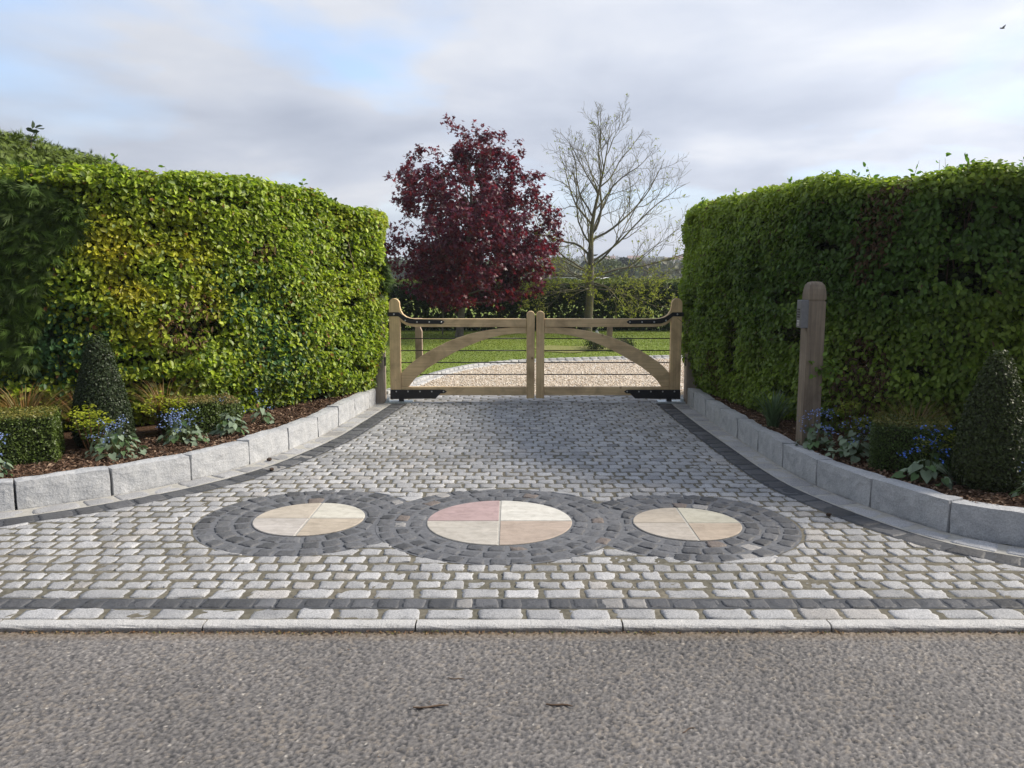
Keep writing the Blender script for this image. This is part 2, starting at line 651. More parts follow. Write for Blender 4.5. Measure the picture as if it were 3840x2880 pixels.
def band(lo, hi):
    w_ = np.fft.ifft2(np.fft.fft2(rng.normal(size=(len(ry), len(rx)))) * (np.exp(-(kk / hi) ** 2) - np.exp(-(kk / lo) ** 2))).real
    return w_ / w_.std()


rh = band(18, 58) * .75 + band(40, 90) * .45 + band(5, 16) * .25
rh = np.tanh(rh * .8) / .8
rz = -.031 + rh * .0036
chip = band(25, 70)
big = band(.2, 1.1)
lev = np.clip(.55 + .5 * rh, 0, 1)[..., None]
pit = np.clip((-rh - .75) * 1.6, 0, 1)[..., None]
rt = np.array([[[.095, .094, .098]]]) * (1 - lev) + np.array([[[.225, .215, .205]]]) * lev
rt = rt * (1 - .55 * pit)
rt = rt * (1 + .20 * chip[..., None]) * (1 + .07 * big[..., None])
dst = np.clip(band(8, 34) * .6 + band(.5, 3) * .22 - .1, 0, 1)[..., None] * (rh > -.3)[..., None]
rt = rt * (1 - .6 * dst) + np.array([[[.30, .265, .22]]]) * .6 * dst
rt = rt * np.array([[[.83, .82, .82]]])
rt = np.where((chip > 2.9)[..., None], np.array([[[.5, .47, .42]]]), rt)
ed = np.clip((ry + .02 * big[:, 600] - 3.34) / .07, 0, 1)[:, None, None] * .6
rt = rt * (1 - ed) + np.array([[[.20, .145, .085]]]) * ed
RX, RY = np.meshgrid(rx, ry)
nx, ny = len(rx), len(ry)
idx = np.arange(nx * ny).reshape(ny, nx)
f = np.stack([idx[:-1, :-1], idx[:-1, 1:], idx[1:, 1:], idx[1:, :-1]], -1).reshape(-1, 4)
V = np.stack([RX.ravel(), RY.ravel(), rz.ravel()], 1)
k0 = len(V)
x0, x1, y0, y1 = rx[0], rx[-1], ry[0], ry[-1]
ov = [(-70, -9, -.031), (70, -9, -.031), (70, y0, -.031), (-70, y0, -.031), (x0, y0, -.031), (x1, y0, -.031), (-70, y1, -.031), (x0, y1, -.031), (x1, y1, -.031), (70, y1, -.031)]
of = np.array([[0, 1, 2, 3], [3, 4, 7, 6], [5, 2, 9, 8]]) + k0
V = np.concatenate([V, np.array(ov)])
T_ = np.concatenate([rt.reshape(-1, 3), np.tile([[.17, .16, .152]], (len(ov), 1))]).clip(.03, .7)
tag(np_mesh('road', V, [f, of], M_tar, None, T_), 'worn grey tarmac road in front of the kerb', kind='structure')
# far land: one sheet to the horizon, rising to a low hill
gx = np.linspace(-900, 900, 61)
gy = np.concatenate([np.linspace(-400, 20, 6), np.linspace(60, 1400, 45)])
X, Yg = np.meshgrid(gx, gy)


def hill(x, y):
    t = np.clip((np.asarray(y, float) - 150) / 700, 0, 1)
    return -0.35 + (13 + 2.0 * np.sin(np.asarray(x, float) / 110.0 + 0.6)) * t * t * (3 - 2 * t)


Z = hill(X, Yg)
nx, ny = len(gx), len(gy)
idx = np.arange(nx * ny).reshape(ny, nx)
f = np.stack([idx[:-1, :-1], idx[:-1, 1:], idx[1:, 1:], idx[1:, :-1]], -1).reshape(-1, 4)
tag(np_mesh('land', np.stack([X.ravel(), Yg.ravel(), Z.ravel()], 1), f, M_field, smooth=True), kind='structure')

GRAVEL_EDGE = [(-1.72, 10.45), (-1.62, 10.9), (-1.5, 11.4), (-1.317, 12.3), (-0.918, 13.35), (-0.434, 14.05), (0.376, 14.6), (1.216, 14.86), (2.089, 15.1), (3.278, 15.35), (5.0, 15.6), (8, 15.8)]
ge = Path(GRAVEL_EDGE, side=1)
lawn_in, _ = ge.at(np.linspace(0, ge.L, 60), -0.0)
lawn_poly = [(-40, 9.2), (-1.74, 9.2), (-1.74, 10.45)] + [tuple(p) for p in lawn_in[1:]] + [(40, 15.9), (40, 60), (-40, 60)]
tag(sheet('lawn', lawn_poly, -0.004, M_lawn), 'mown green lawn behind the gate')
grav_poly = [tuple(p) for p in lawn_in] + [(12, 15.9), (12, 10.45), (-1.7, 10.45)]
tag(sheet('gravel_drive', grav_poly, -0.010, M_gravelbed), 'pale gravel drive behind the gate')
tag(sheet('grass_verge', [(2.35, 10.0), (12, 10.0), (12, 11.6), (2.9, 11.5), (2.45, 10.9)], 0.004, M_lawn), 'strip of grass right of the gate')

# ---------------------------------------------------------------- driveway setts
LEFT = [(-7.0, 4.05), (-5.6, 4.35), (-4.3, 4.72), (-3.396, 5.151), (-2.855, 5.546), (-2.466, 5.976), (-2.201, 6.46), (-2.059, 6.894), (-1.878, 7.673), (-1.774, 8.615), (-1.66, 9.70)]
RIGHT = [(7.0, 3.72), (5.4, 3.80), (4.2, 3.95), (3.45, 4.18), (2.95, 4.447), (2.663, 4.716), (2.424, 5.258), (2.27, 5.826), (2.214, 6.379), (2.189, 7.083), (2.15, 8.339), (2.14, 9.70)]
pl = Path(LEFT, side=1)       # normal points to the drive
pr = Path(RIGHT, side=-1)
lb, _ = pl.at(np.linspace(0, pl.L, 400), 0.372)
rb, _ = pr.at(np.linspace(0, pr.L, 400), 0.372)


def xl(y):
    return np.interp(y, lb[:, 1], lb[:, 0])


def xr(y):
    return np.interp(y, rb[:, 1], rb[:, 0])


CIRC = [(-1.305, 5.0, 0.35, 0.705), (-0.08, 4.945, 0.46, 0.785), (1.105, 4.9, 0.335, 0.690)]


def sett_mesh(Q, tint, h=0.0, jitter=0.007, inset=0.0085, skirt=0.024, rough=0.0024, tilt=0.02):
    """Q (n,4,2) quads CCW -> one pillowy stone on each"""
    n = len(Q)
    c = Q.mean(1, keepdims=True)
    d = Q - c
    ln = np.linalg.norm(d, axis=2, keepdims=True)
    ins_ = np.asarray(inset, float).reshape(-1, 1, 1)
    Q = c + d * (1 - ins_ / np.maximum(ln, 0.03)) + rng.normal(size=Q.shape) * jitter * 0.6
    us = np.array([0, 0.035, 0.13, 0.36, 0.64, 0.87, 0.965, 1.0])
    k = len(us)
    U, W = np.meshgrid(us, us, indexing='ij')
    U = U.ravel()
    W = W.ravel()
    P = (Q[:, 0:1] * ((1 - U) * (1 - W))[None, :, None] + Q[:, 1:2] * (U * (1 - W))[None, :, None]
         + Q[:, 2:3] * (U * W)[None, :, None] + Q[:, 3:4] * ((1 - U) * W)[None, :, None])
    e = np.minimum(np.minimum(U, 1 - U), np.minimum(W, 1 - W))
    z = np.interp(e, [0, 0.035, 0.13, 0.36], [-skirt, -0.0042, -0.0008, 0.0])[None].repeat(n, 0)
    z = z + h
    z += rng.normal(size=z.shape) * rough * (e > 0.01)[None]
    z += rng.normal(size=(n, 1)) * 0.0016
    cx = P - P.mean(1, keepdims=True)
    z += (cx * rng.normal(size=(n, 1, 2)) * tilt).sum(2)
    # rounded, chipped corners
    cor = (np.maximum(np.abs(U - .5), .0) * np.maximum(np.abs(W - .5), 0) * 4)
    P = P - cx * (0.10 * np.clip((cor - 0.72) / 0.28, 0, 1))[None, :, None] * rng.uniform(0.3, 1.5, size=(n, 1, 1))
    edge = (e < 0.05)
    col = rng.normal(size=(n, k * k, 2)) * jitter * 0.42
    P = P + col * edge[None, :, None]
    V = np.concatenate([P, z[..., None]], 2).reshape(-1, 3)
    i, j = np.meshgrid(np.arange(k - 1), np.arange(k - 1), indexing='ij')
    i = i.ravel()
    j = j.ravel()
    f = np.stack([i * k + j, (i + 1) * k + j, (i + 1) * k + j + 1, i * k + j + 1], 1)
    F = (np.arange(n) * k * k)[:, None, None] + f[None]
    return V, F.reshape(-1, 4), np.repeat(tint, k * k, axis=0)


def light_tint(c):
    n = len(c)
    base = np.array([0.385, 0.383, 0.385])
    v = 1 + rng.normal(size=n) * 0.105 + wob(c, 1.1, 3) * 0.05
    v *= np.where(rng.random(n) < 0.08, 0.80, 1.0)
    v *= 1 - .30 * np.clip(wob(c * np.array([[.7, 1.9]]), 2.2, 14) - .3, 0, 1) * np.interp(c[:, 1], [5.5, 7], [.3, 1])
    t = base[None] * v[:, None]
    warm = (rng.random(n) < 0.07)
    t[warm] *= np.array([1.04, 1.0, 0.95])
    return t


def dark_tint(c):
    n = len(c)
    base = np.array([0.088, 0.089, 0.094])
    t = base[None] * (1 + rng.normal(size=n) * 0.2).clip(0.6, 1.7)[:, None]
    r = rng.random(n)
    t[r < 0.035] = np.array([0.14, 0.115, 0.10])
    t[(r > 0.05) & (r < 0.075)] = np.array([0.26, 0.25, 0.24])
    return t


def row(y0, y1, segs, length, stagger, dark=False):
    """fill x intervals of a row with stones; segs = [(xl_low, xl_high, xr_low, xr_high)]"""
    out = []
    for a0, a1, b0, b1 in segs:
        am, bm_ = (a0 + a1) / 2, (b0 + b1) / 2
        if bm_ - am < 0.03:
            continue
        k0 = math.ceil((am - stagger * length) / length)
        xs = [am]
        while (k0 + stagger) * length < bm_ - length * 0.28:
            x = (k0 + stagger) * length + rng.normal() * length * .075
            if x > am + length * 0.28:
                xs.append(x)
            k0 += 1
        xs.append(bm_)
        for k in range(len(xs) - 1):
            l0, l1 = (a0, a1) if k == 0 else (xs[k],) * 2
            r0, r1 = (b0, b1) if k == len(xs) - 2 else (xs[k + 1],) * 2
            j = rng.normal(size=4) * 0.0028
            if r0 - l0 < 0.012 and r1 - l1 < 0.012:
                continue
            if r0 - l0 < 0.012:
                r0 = l0 + 0.012
            if r1 - l1 < 0.012:
                r1 = l1 + 0.012
            out.append([(l0, y0 + j[0]), (r0, y0 + j[1]), (r1, y1 + j[2]), (l1, y1 + j[3])])
    return out


Qlight, Qdark = [], []
Qlight += row(3.476, 3.594, [(-5.5, -5.5, 5.5, 5.5)], 0.213, 0.2)
Qdark += row(3.600, 3.712, [(-5.4, -5.4, 5.4, 5.4)], 0.118, 0.5)
Qlight += row(3.718, 3.830, [(-5.5, -5.5, xr(3.72) if False else 5.2, 5.0)], 0.205, 0.7)
y = 3.836
ri = 0
while y < 10.42:
    y1 = y + 0.119 * rng.uniform(0.97, 1.03)
    ym = (y + y1) / 2
    if ym < 9.72:
        a0, a1 = max(xl(y), -5.5), max(xl(y1), -5.5)
        b0, b1 = min(xr(y), 5.4), min(xr(y1), 5.4)
    else:
        a0 = a1 = -1.70
        b0 = b1 = 2.32
    cuts = []
    for cx, cy, ri_, R in CIRC:
        ch = lambda yy: math.sqrt(max(R * R - (yy - cy) ** 2, 0))
        if abs(ym - cy) < R - 0.004:
            cuts.append([(cx - ch(y), cx - ch(y1)), (cx + ch(y), cx + ch(y1)), cx - ch(ym), cx + ch(ym)])
    cuts.sort(key=lambda q: q[2])
    merged = []
    for q in cuts:
        if merged and q[2] < merged[-1][3] + 0.03:
            if q[3] > merged[-1][3]:
                merged[-1][1] = q[1]
                merged[-1][3] = q[3]
        else:
            merged.append(q)
    segs = []
    cl = (a0, a1)
    for q in merged:
        segs.append((cl[0], cl[1], q[0][0], q[0][1]))
        cl = q[1]
    segs.append((cl[0], cl[1], b0, b1))
    Qlight += row(y, y1 - float(np.interp(ym, [4.2, 7], [.011, .005])), segs, 0.124 if ym < 9.72 else 0.2, (ri % 2) * .5 + rng.uniform(-.09, .09))
    y = y1 + 0.001
    ri += 1
# border courses following the granite walls
for P_ in (pl, pr):
    sgn = 1
    s = 0.02
    while s < P_.L - 0.05:
        e = min(s + 0.25 * rng.uniform(0.75, 1.2), P_.L)
        ss = np.array([s, e])
        i, _ = P_.at(ss, 0.008)
        o, _ = P_.at(ss, 0.188)
        q = [i[0], i[1], o[1], o[0]]
        q = q if P_ is pr else [q[3], q[2], q[1], q[0]]
        Qlight.append([tuple(p) for p in q])
        s = e + 0.008
    s = 0.02
    while s < P_.L - 0.05:
        e = min(s + 0.17 * rng.uniform(0.85, 1.2), P_.L)
        ss = np.array([s, e])
        i, _ = P_.at(ss, 0.197)
        o, _ = P_.at(ss, 0.362)
        q = [i[0], i[1], o[1], o[0]]
        q = q if P_ is pr else [q[3], q[2], q[1], q[0]]
        Qdark.append([tuple(p) for p in q])
        s = e + 0.006
Qlight = np.array(Qlight)
Qdark = np.array(Qdark)


def ccw(Q):
    a = Q[:, 1] - Q[:, 0]
    b = Q[:, 2] - Q[:, 0]
    neg = (a[:, 0] * b[:, 1] - a[:, 1] * b[:, 0]) < 0
    Q[neg] = Q[neg][:, ::-1]
    return Q


# tops that would stand inside the walls' line are dropped (the rows nearest the road end at the border)
def off_border(Q):
    c = Q.mean(1)
    keep = np.ones(len(Q), bool)
    for P_ in (pl, pr):
        for i in range(len(c)):
            d = np.linalg.norm(P_.p - c[i], axis=1)
            k = d.argmin()
            side = ((c[i] - P_.p[k]) * P_.n[k]).sum()
            if side < 0.0 and abs(c[i][0]) > 2 and c[i][1] < 9.6:
                keep[i] = False
    return Q[keep]


Qlight = ccw(off_border(Qlight))
Qdark = ccw(off_border(Qdark))
drive_poly = [tuple(p) for p in pl.p[::6]] + [(-1.72, 9.75), (-1.72, 10.47), (2.45, 10.47), (2.45, 9.72)] + [tuple(p) for p in pr.p[::-6]] + [(7, 3.455), (-7, 3.455)]
drive = sheet('driveway', drive_poly, -0.0060, M_grout)
tag(drive, 'driveway paved with rows of pale granite setts')
strip_v, strip_f = [], []
for P_ in (pl, pr):
    ss = np.linspace(0, P_.L, 160)
    a, _ = P_.at(ss, 0.192)
    b, _ = P_.at(ss, 0.367)
    k0 = len(strip_v)
    for p, q in zip(a, b):
        strip_v += [(p[0], p[1], -.0048), (q[0], q[1], -.0048)]
    for i in range(159):
        q = [k0 + 2 * i, k0 + 2 * i + 2, k0 + 2 * i + 3, k0 + 2 * i + 1]
        strip_f.append(q if P_ is pr else q[::-1])
k0 = len(strip_v)
strip_v += [(-5.4, 3.597, -.0048), (5.4, 3.597, -.0048), (5.4, 3.715, -.0048), (-5.4, 3.715, -.0048)]
strip_f.append([k0, k0 + 1, k0 + 2, k0 + 3])
np_mesh('dark_mortar', strip_v, np.array(strip_f), M_mortar_dark, drive)
strip_v, strip_f = [], []
for P_ in (pl, pr):
    ss = np.linspace(0, P_.L, 160)
    a, _ = P_.at(ss, 0.0)
    b, _ = P_.at(ss, 0.1915)
    k0 = len(strip_v)
    for p, q in zip(a, b):
        strip_v += [(p[0], p[1], -.0038), (q[0], q[1], -.0038)]
    for i in range(159):
        q = [k0 + 2 * i, k0 + 2 * i + 2, k0 + 2 * i + 3, k0 + 2 * i + 1]
        strip_f.append(q if P_ is pr else q[::-1])
np_mesh('pale_mortar', strip_v, np.array(strip_f), M_mortar_pale, drive)
v, f, t_ = sett_mesh(Qlight, light_tint(Qlight.mean(1)), inset=np.interp(Qlight.mean(1)[:, 1], [4.2, 5.2, 7.5], [.0105, .0075, .0045]), tilt=.014)
o = np_mesh('pale_setts', v, f, M_sett, drive, t_)
v, f, t_ = sett_mesh(Qdark, dark_tint(Qdark.mean(1)), jitter=0.004, inset=0.006)
o = np_mesh('dark_border_setts', v, f, M_dark, drive, t_)
o['label'] = 'dark stone courses along the drive edges and kerb'


# ---------------------------------------------------------------- roundels
def flag_mat(name, c1, c2, c3, ang, scale):
    m, t, b = mat_new(name)
    tcn = t.nodes.new('ShaderNodeTexCoord')
    mpn = N(t, 'ShaderNodeMapping', ins={'Rotation': (0, 0, ang), 'Scale': (1.0, 5.0, 1.0), 'Location': (ang * 3, scale, 0)})
    t.links.new(tcn.outputs['Object'], mpn.inputs[0])
    n1 = noise(t, mpn.outputs[0], scale, 5, 0.6, 1.2)
    v = pos(t)
    n2 = noise(t, v, 14, 6, 0.68, .8)
    c = ramp(t, n1, [(0.33, c1), (0.5, c2), (0.67, c3)])
    c = mixc(t, 1.0, c, ramp(t, n2, [(0.3, (0.80, 0.79, 0.77)), (0.55, (1.0,) * 3), (0.75, (1.06,) * 3)]), 'MULTIPLY')
    t.links.new(c, b.inputs['Base Color'])
    b.inputs['Roughness'].default_value = 0.6
    bump(t, b, n1, 0.6, 0.012)
    return m


def S(r, g, b):
    f = lambda c: ((c / 255 + .055) / 1.055) ** 2.4
    return (f(r), f(g), f(b))


def sc(c, k):
    return tuple(min(1, x * k) for x in c)


ROUND = [
    ('left of the three paving roundels, with cream, buff and lilac grey sandstone quarters',
     [('pale cream quarter', S(200, 196, 184)), ('warm buff quarter', S(186, 176, 162)), ('lilac grey quarter', S(184, 178, 172)), ('tan quarter', S(180, 168, 152))]),
    ('largest sandstone paving roundel, with a pink quarter and a white quarter',
     [('white quarter', S(208, 205, 196)), ('pink quarter', S(174, 150, 148)), ('pale grey quarter', S(182, 176, 166)), ('tan quarter', S(172, 156, 142))]),
    ('smallest paving roundel, right of the large one, with greenish cream and brown quarters',
     [('greenish cream quarter', S(188, 184, 168)), ('brown buff quarter', S(172, 162, 148)), ('grey quarter', S(176, 168, 158)), ('tan quarter', S(172, 158, 142))])]
for ci, ((cx, cy, r, R), (lab, qs)) in enumerate(zip(CIRC, ROUND)):
    root = empty('paving_roundel', (cx, cy, 0), lab, 'paving roundel', 'sandstone roundels set in the driveway')
    bm = bmesh.new()
    bmesh.ops.create_circle(bm, cap_ends=True, segments=72, radius=R - 0.004)
    bed = bm_obj('mortar_bed', bm, M_mortar, root)
    bed.location.z = -0.0035 if ci == 1 else -0.0055
    for p in bed.data.polygons:
        if p.normal.z < 0:
            p.flip()
    bm = bmesh.new()
    bmesh.ops.create_circle(bm, cap_ends=True, segments=64, radius=r + .0025)
    jb = bm_obj('joint_mortar', bm, M_mortar_pale, root)
    jb.location.z = -.0008
    for p in jb.data.polygons:
        if p.normal.z < 0:
            p.flip()
    for q in range(4):
        bm = bmesh.new()
        a0 = q * pi / 2
        g = 0.006
        ox, oy = (g if q in (0, 3) else -g), (g if q in (0, 1) else -g)
        pts = [(ox, oy)]
        for k in range(17):
            a = a0 + k / 16 * pi / 2
            pts.append((max(abs(r * cos(a)), g) * (1 if ox > 0 else -1), max(abs(r * sin(a)), g) * (1 if oy > 0 else -1)))
        ba = [bm.verts.new((x, y_, -0.03)) for x, y_ in pts]
        ta = [bm.verts.new((x, y_, 0.0025)) for x, y_ in pts]
        bm.faces.new(ta)
        for k in range(len(pts)):
            kk = (k + 1) % len(pts)
            bm.faces.new((ba[k], ba[kk], ta[kk], ta[k]))
        nm, colr = qs[q]
        fl = bm_obj('flagstone', bm, flag_mat('sandstone', sc(colr, 0.86), colr, sc(colr, 1.10), 0.3 + q * 1.3 + ci, 1.6 + 0.5 * q), root, bevel=0.003)
        fl['label'] = nm
    Q = []
    cells = 3
    wr = (R - r - 0.012) / cells
    for k in range(cells):
        ra, rb_ = r + 0.014 + wr * k, r + 0.014 + wr * (k + 1) - 0.008
        n = int(round(2 * pi * (ra + rb_) / 2 / 0.125))
        a = rng.uniform(0, 1)
        for i in range(n):
            b0 = a + 2 * pi * (i + rng.uniform(-.08, .08)) / n
            b1 = a + 2 * pi * (i + 0.93) / n
            q = [(cos(b0) * ra, sin(b0) * ra), (cos(b0) * rb_, sin(b0) * rb_), (cos(b1) * rb_, sin(b1) * rb_), (cos(b1) * ra, sin(b1) * ra)]
            if ci != 1:
                c1 = CIRC[1]
                inside, q2 = 0, []
                for x, y_ in q:
                    ddx, ddy = x + cx - c1[0], y_ + cy - c1[1]
                    hh = math.hypot(ddx, ddy)
                    if hh < c1[3] + .006:
                        inside += 1
                        kk = (c1[3] + .006) / hh
                        x, y_ = c1[0] + ddx * kk - cx, c1[1] + ddy * kk - cy
                    q2.append((x, y_))
                if inside > 2:
                    continue
                q = q2
                ar = abs(sum(q[i_][0] * q[(i_ + 1) % 4][1] - q[(i_ + 1) % 4][0] * q[i_][1] for i_ in range(4))) / 2
                if ar < .0025:
                    continue
            Q.append(q)
    Q = ccw(np.array(Q))
    v, f, t_ = sett_mesh(Q, dark_tint(Q.mean(1)) * 1.2, h=0.001, jitter=0.007, inset=0.0095, skirt=0.014)
    np_mesh('sett_ring', v, f, M_dark, root, t_)


# ---------------------------------------------------------------- rough stone blocks
def rough_block(name, L, D, H, amp, seed, mat, parent=None, seg=0.05, rnd=0.012):
    bm = bmesh.new()
    nx_, ny_, nz_ = max(2, int(L / seg)), max(2, int(D / seg)), max(2, int(H / seg))
    # build a closed gridded box
    grid = {}

    def vert(i, j, k):
        key = (i, j, k)
        if key not in grid:
            p = np.array([i / nx_ * L - L / 2, j / ny_ * D, k / nz_ * H])
            c = np.array([np.clip(p[0], -L / 2 + rnd, L / 2 - rnd), np.clip(p[1], rnd, D - rnd), np.clip(p[2], -1, H - rnd)])
            d = p - c
            l = np.linalg.norm(d)
            if l > rnd:
                p = c + d / l * rnd
            grid[key] = bm.verts.new(p)
        return grid[key]
    for i in range(nx_):
        for k in range(nz_):
            for j in (0, ny_):
                bm.faces.new([vert(i, j, k), vert(i + 1, j, k), vert(i + 1, j, k + 1), vert(i, j, k + 1)])
        for j in range(ny_):
            for k in (0, nz_):
                bm.faces.new([vert(i, j, k), vert(i + 1, j, k), vert(i + 1, j + 1, k), vert(i, j + 1, k)])
    for j in range(ny_):
        for k in range(nz_):
            for i in (0, nx_):
                bm.faces.new([vert(i, j, k), vert(i, j + 1, k), vert(i, j + 1, k + 1), vert(i, j, k + 1)])
    r = random.Random(seed)
    P = np.array([v.co[:] for v in bm.verts])
    off = np.stack([wob(P + seed, 14, seed + a) for a in range(3)], 1) * amp
    off += np.array([[r.gauss(0, 1) for _ in range(3)] for _ in P]) * amp * 0.45
    off[:, 0] *= 0.4
    for v_, o_ in zip(bm.verts, off):
        v_.co += Vector(o_)
    return bm_obj(name, bm, mat, parent, smooth=False)


ORD = ['first', 'second', 'third', 'fourth', 'fifth', 'sixth', 'seventh', 'eighth', 'ninth', 'tenth', 'eleventh', 'twelfth', 'thirteenth']
for P_, key, s0, word in ((pl, (-2.855, 5.546), 0.59, 'left'), (pr, (2.424, 5.258), 0.59, 'right')):
    k = np.linalg.norm(P_.p - np.array(key), axis=1).argmin()
    sk = P_.s[k]
    js = [sk + s0 * i for i in range(-6, 12) if 0 < sk + s0 * i < P_.L - 0.2] + [P_.L]
    js = [max(0.0, js[0] - s0)] + js if js[0] > 0.3 else js
    spans = list(zip(js[:-1], js[1:]))[::-1]
    for n_, (a, b) in enumerate(spans):
        pa, _ = P_.at(np.array([a, b]))
        mid = (pa[0] + pa[1]) / 2
        if abs(mid[0]) > 4.6:
            continue
        d = pa[1] - pa[0]
        Lb = np.linalg.norm(d) - 0.012
        H = 0.205 + rng.uniform(-0.006, 0.006)
        o = rough_block('granite_block', Lb, 0.13, H, 0.0045, int(rng.integers(1e6)), M_block)
        ang = math.atan2(d[1], d[0])
        if word == 'right':
            ang += pi if False else 0
        # local +y must point away from the drive
        nrm = Vector((-sin(ang), cos(ang)))
        _, nd = P_.at(np.array([(a + b) / 2]))
        if nrm.x * nd[0][0] + nrm.y * nd[0][1] > 0:
            ang += pi
        o.location = (mid[0], mid[1], -0.012)
        o.rotation_euler = (0, 0, ang)
        where = {'left': 'pale sunlit granite block edging the left flower bed', 'right': 'bluish grey shaded granite block edging the right flower bed'}[word]
        tag(o, '%s, %s from the gate' % (where, ORD[n_]), 'granite block', 'granite blocks edging the %s flower bed' % word)

kj = [-5.11, -4.18, -3.25, -2.316, -1.386, -0.433, 0.497, 1.43, 2.36, 3.29, 4.22]
kn = 0
for a, b in zip(kj[:-1], kj[1:]):
    bm = bmesh.new()
    prof = [(3.468, -0.16), (3.468, 0.0), (3.426, 0.0), (3.416, -0.002), (3.409, -0.006), (3.404, -0.012), (3.402, -0.020), (3.401, -0.16)]
    n = 14
    rings = []
    for i in range(n + 1):
        x = a + 0.004 + (b - a - 0.008) * i / n
        rings.append([bm.verts.new((x, p[0] + random.gauss(0, 0.0008), p[1] + random.gauss(0, 0.0007))) for p in prof])
    for i in range(n):
        for j in range(len(prof)):
            jj = (j + 1) % len(prof)
            bm.faces.new((rings[i][j], rings[i + 1][j], rings[i + 1][jj], rings[i][jj]))
    bm.faces.new(rings[0])
    bm.faces.new(rings[-1][::-1])
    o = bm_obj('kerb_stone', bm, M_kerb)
    xm = (a + b) / 2
    if -2.4 < xm < 2.4:
        kn += 1
    lab = 'low grey kerb stone at the road edge, %s from the left of the photo' % ORD[max(kn - 1, 0)]
    if xm < -2.4 or xm > 2.4:
        lab = 'low grey kerb stone at the %s end of the kerb beyond the photo' % ('left' if xm < 0 else 'right')
    tag(o, lab, 'kerb stone', 'kerb stones along the road')

# ---------------------------------------------------------------- flower beds
def bed(name, P_, side_pts, label):
    pts = [tuple(p) for p in P_.at(np.linspace(0, P_.L, 60), -0.11)[0]] + side_pts
    bm = bmesh.new()
    bm.faces.new([bm.verts.new((x, y_, 0)) for x, y_ in pts])
    bmesh.ops.triangulate(bm, faces=bm.faces[:])
    bmesh.ops.subdivide_edges(bm, edges=[e for e in bm.edges if e.calc_length() > 0.5], cuts=4, use_grid_fill=True)
    bmesh.ops.triangulate(bm, faces=bm.faces[:])
    co = np.array([v.co[:] for v in bm.verts])
    z = 0.168 + wob(co[:, :2], 5, 8) * 0.012
    for v, zz in zip(bm.verts, z):
        v.co.z = zz
    for f in bm.faces:
        f.normal_update()
        if f.normal.z < 0:
            f.normal_flip()
    me = bpy.data.meshes.new(name)
    bm.to_mesh(me)
    bm.free()
    o = link(name, me, M_soil)
    return tag(o, label, kind='structure')


bed('flower_bed', pl, [(-1.84, 10.6), (-9, 10.6), (-9, 4.2)], 'mulched flower bed in front of the sunlit hedge')
bed('flower_bed', pr, [(2.34, 10.2), (9, 10.2), (9, 4.0)], 'mulched flower bed in front of the shaded hedge')


def pebbles(P, size, tint, flat=0.55, seed=1):
    """squashed octahedra"""
    n = len(P)
    base = np.array([[1, 0, 0], [-1, 0, 0], [0, 1, 0], [0, -1, 0], [0, 0, 1], [0, 0, -1]], float)
    f0 = np.array([[0, 2, 4], [2, 1, 4], [1, 3, 4], [3, 0, 4], [2, 0, 5], [1, 2, 5], [3, 1, 5], [0, 3, 5]])
    v = base[None].repeat(n, 0) * rng.uniform(0.6, 1.2, size=(n, 6, 1))
    sx = np.stack([rng.uniform(.7, 1.4, n), rng.uniform(.6, 1.0, n), np.full(n, flat)], 1)
    v = v * sx[:, None] * size[:, None, None]
    tl = rng.normal(size=(n, 1, 2)) * 0.3
    a = rng.uniform(0, 6.28, n)
    ca, sa = np.cos(a)[:, None], np.sin(a)[:, None]
    x = v[..., 0] * ca - v[..., 1] * sa
    yy = v[..., 0] * sa + v[..., 1] * ca
    z = v[..., 2] + x * tl[..., 0] + yy * tl[..., 1]
    V = np.stack([x, yy, z], -1) + P[:, None]
    F = (np.arange(n) * 6)[:, None, None] + f0[None]
    return V.reshape(-1, 3), F.reshape(-1, 3), np.repeat(tint, 6, axis=0)


def chips(P_, n, label, seed):
    s = rng.uniform(P_.L * 0.3, P_.L, n)
    p, _ = P_.at(s, -0.12 - rng.uniform(0, 1, n) ** 1.2 * 0.85)
    p = np.concatenate([p, np.full((n, 1), 0.176) + rng.uniform(-.006, .012, (n, 1))], 1)
    k = rng.random(n)
    c = np.where(k[:, None] < .5, np.array([[0.10, 0.055, 0.032]]), np.where(k[:, None] < .85, np.array([[0.17, 0.10, 0.06]]), np.array([[0.30, 0.21, 0.14]])))
    a = rng.uniform(0, 6.28, n)
    d = unit(np.stack([np.cos(a), np.sin(a), rng.normal(size=n) * .35], 1))
    nn = unit(np.stack([rng.normal(size=n) * .5, rng.normal(size=n) * .5, np.ones(n)], 1))
    d = unit(d - nn * (d * nn).sum(1, keepdims=True))
    v, f, t = leaves(p, d, nn, rng.uniform(.015, .045, n), rng.uniform(.008, .02, n), c)
    tag(np_mesh('bark_mulch', v, f, M_chip, None, t), label, kind='stuff')


chips(pl, 9000, 'brown bark chips on the left bed', 1)
chips(pr, 7000, 'brown bark chips on the right bed', 2)

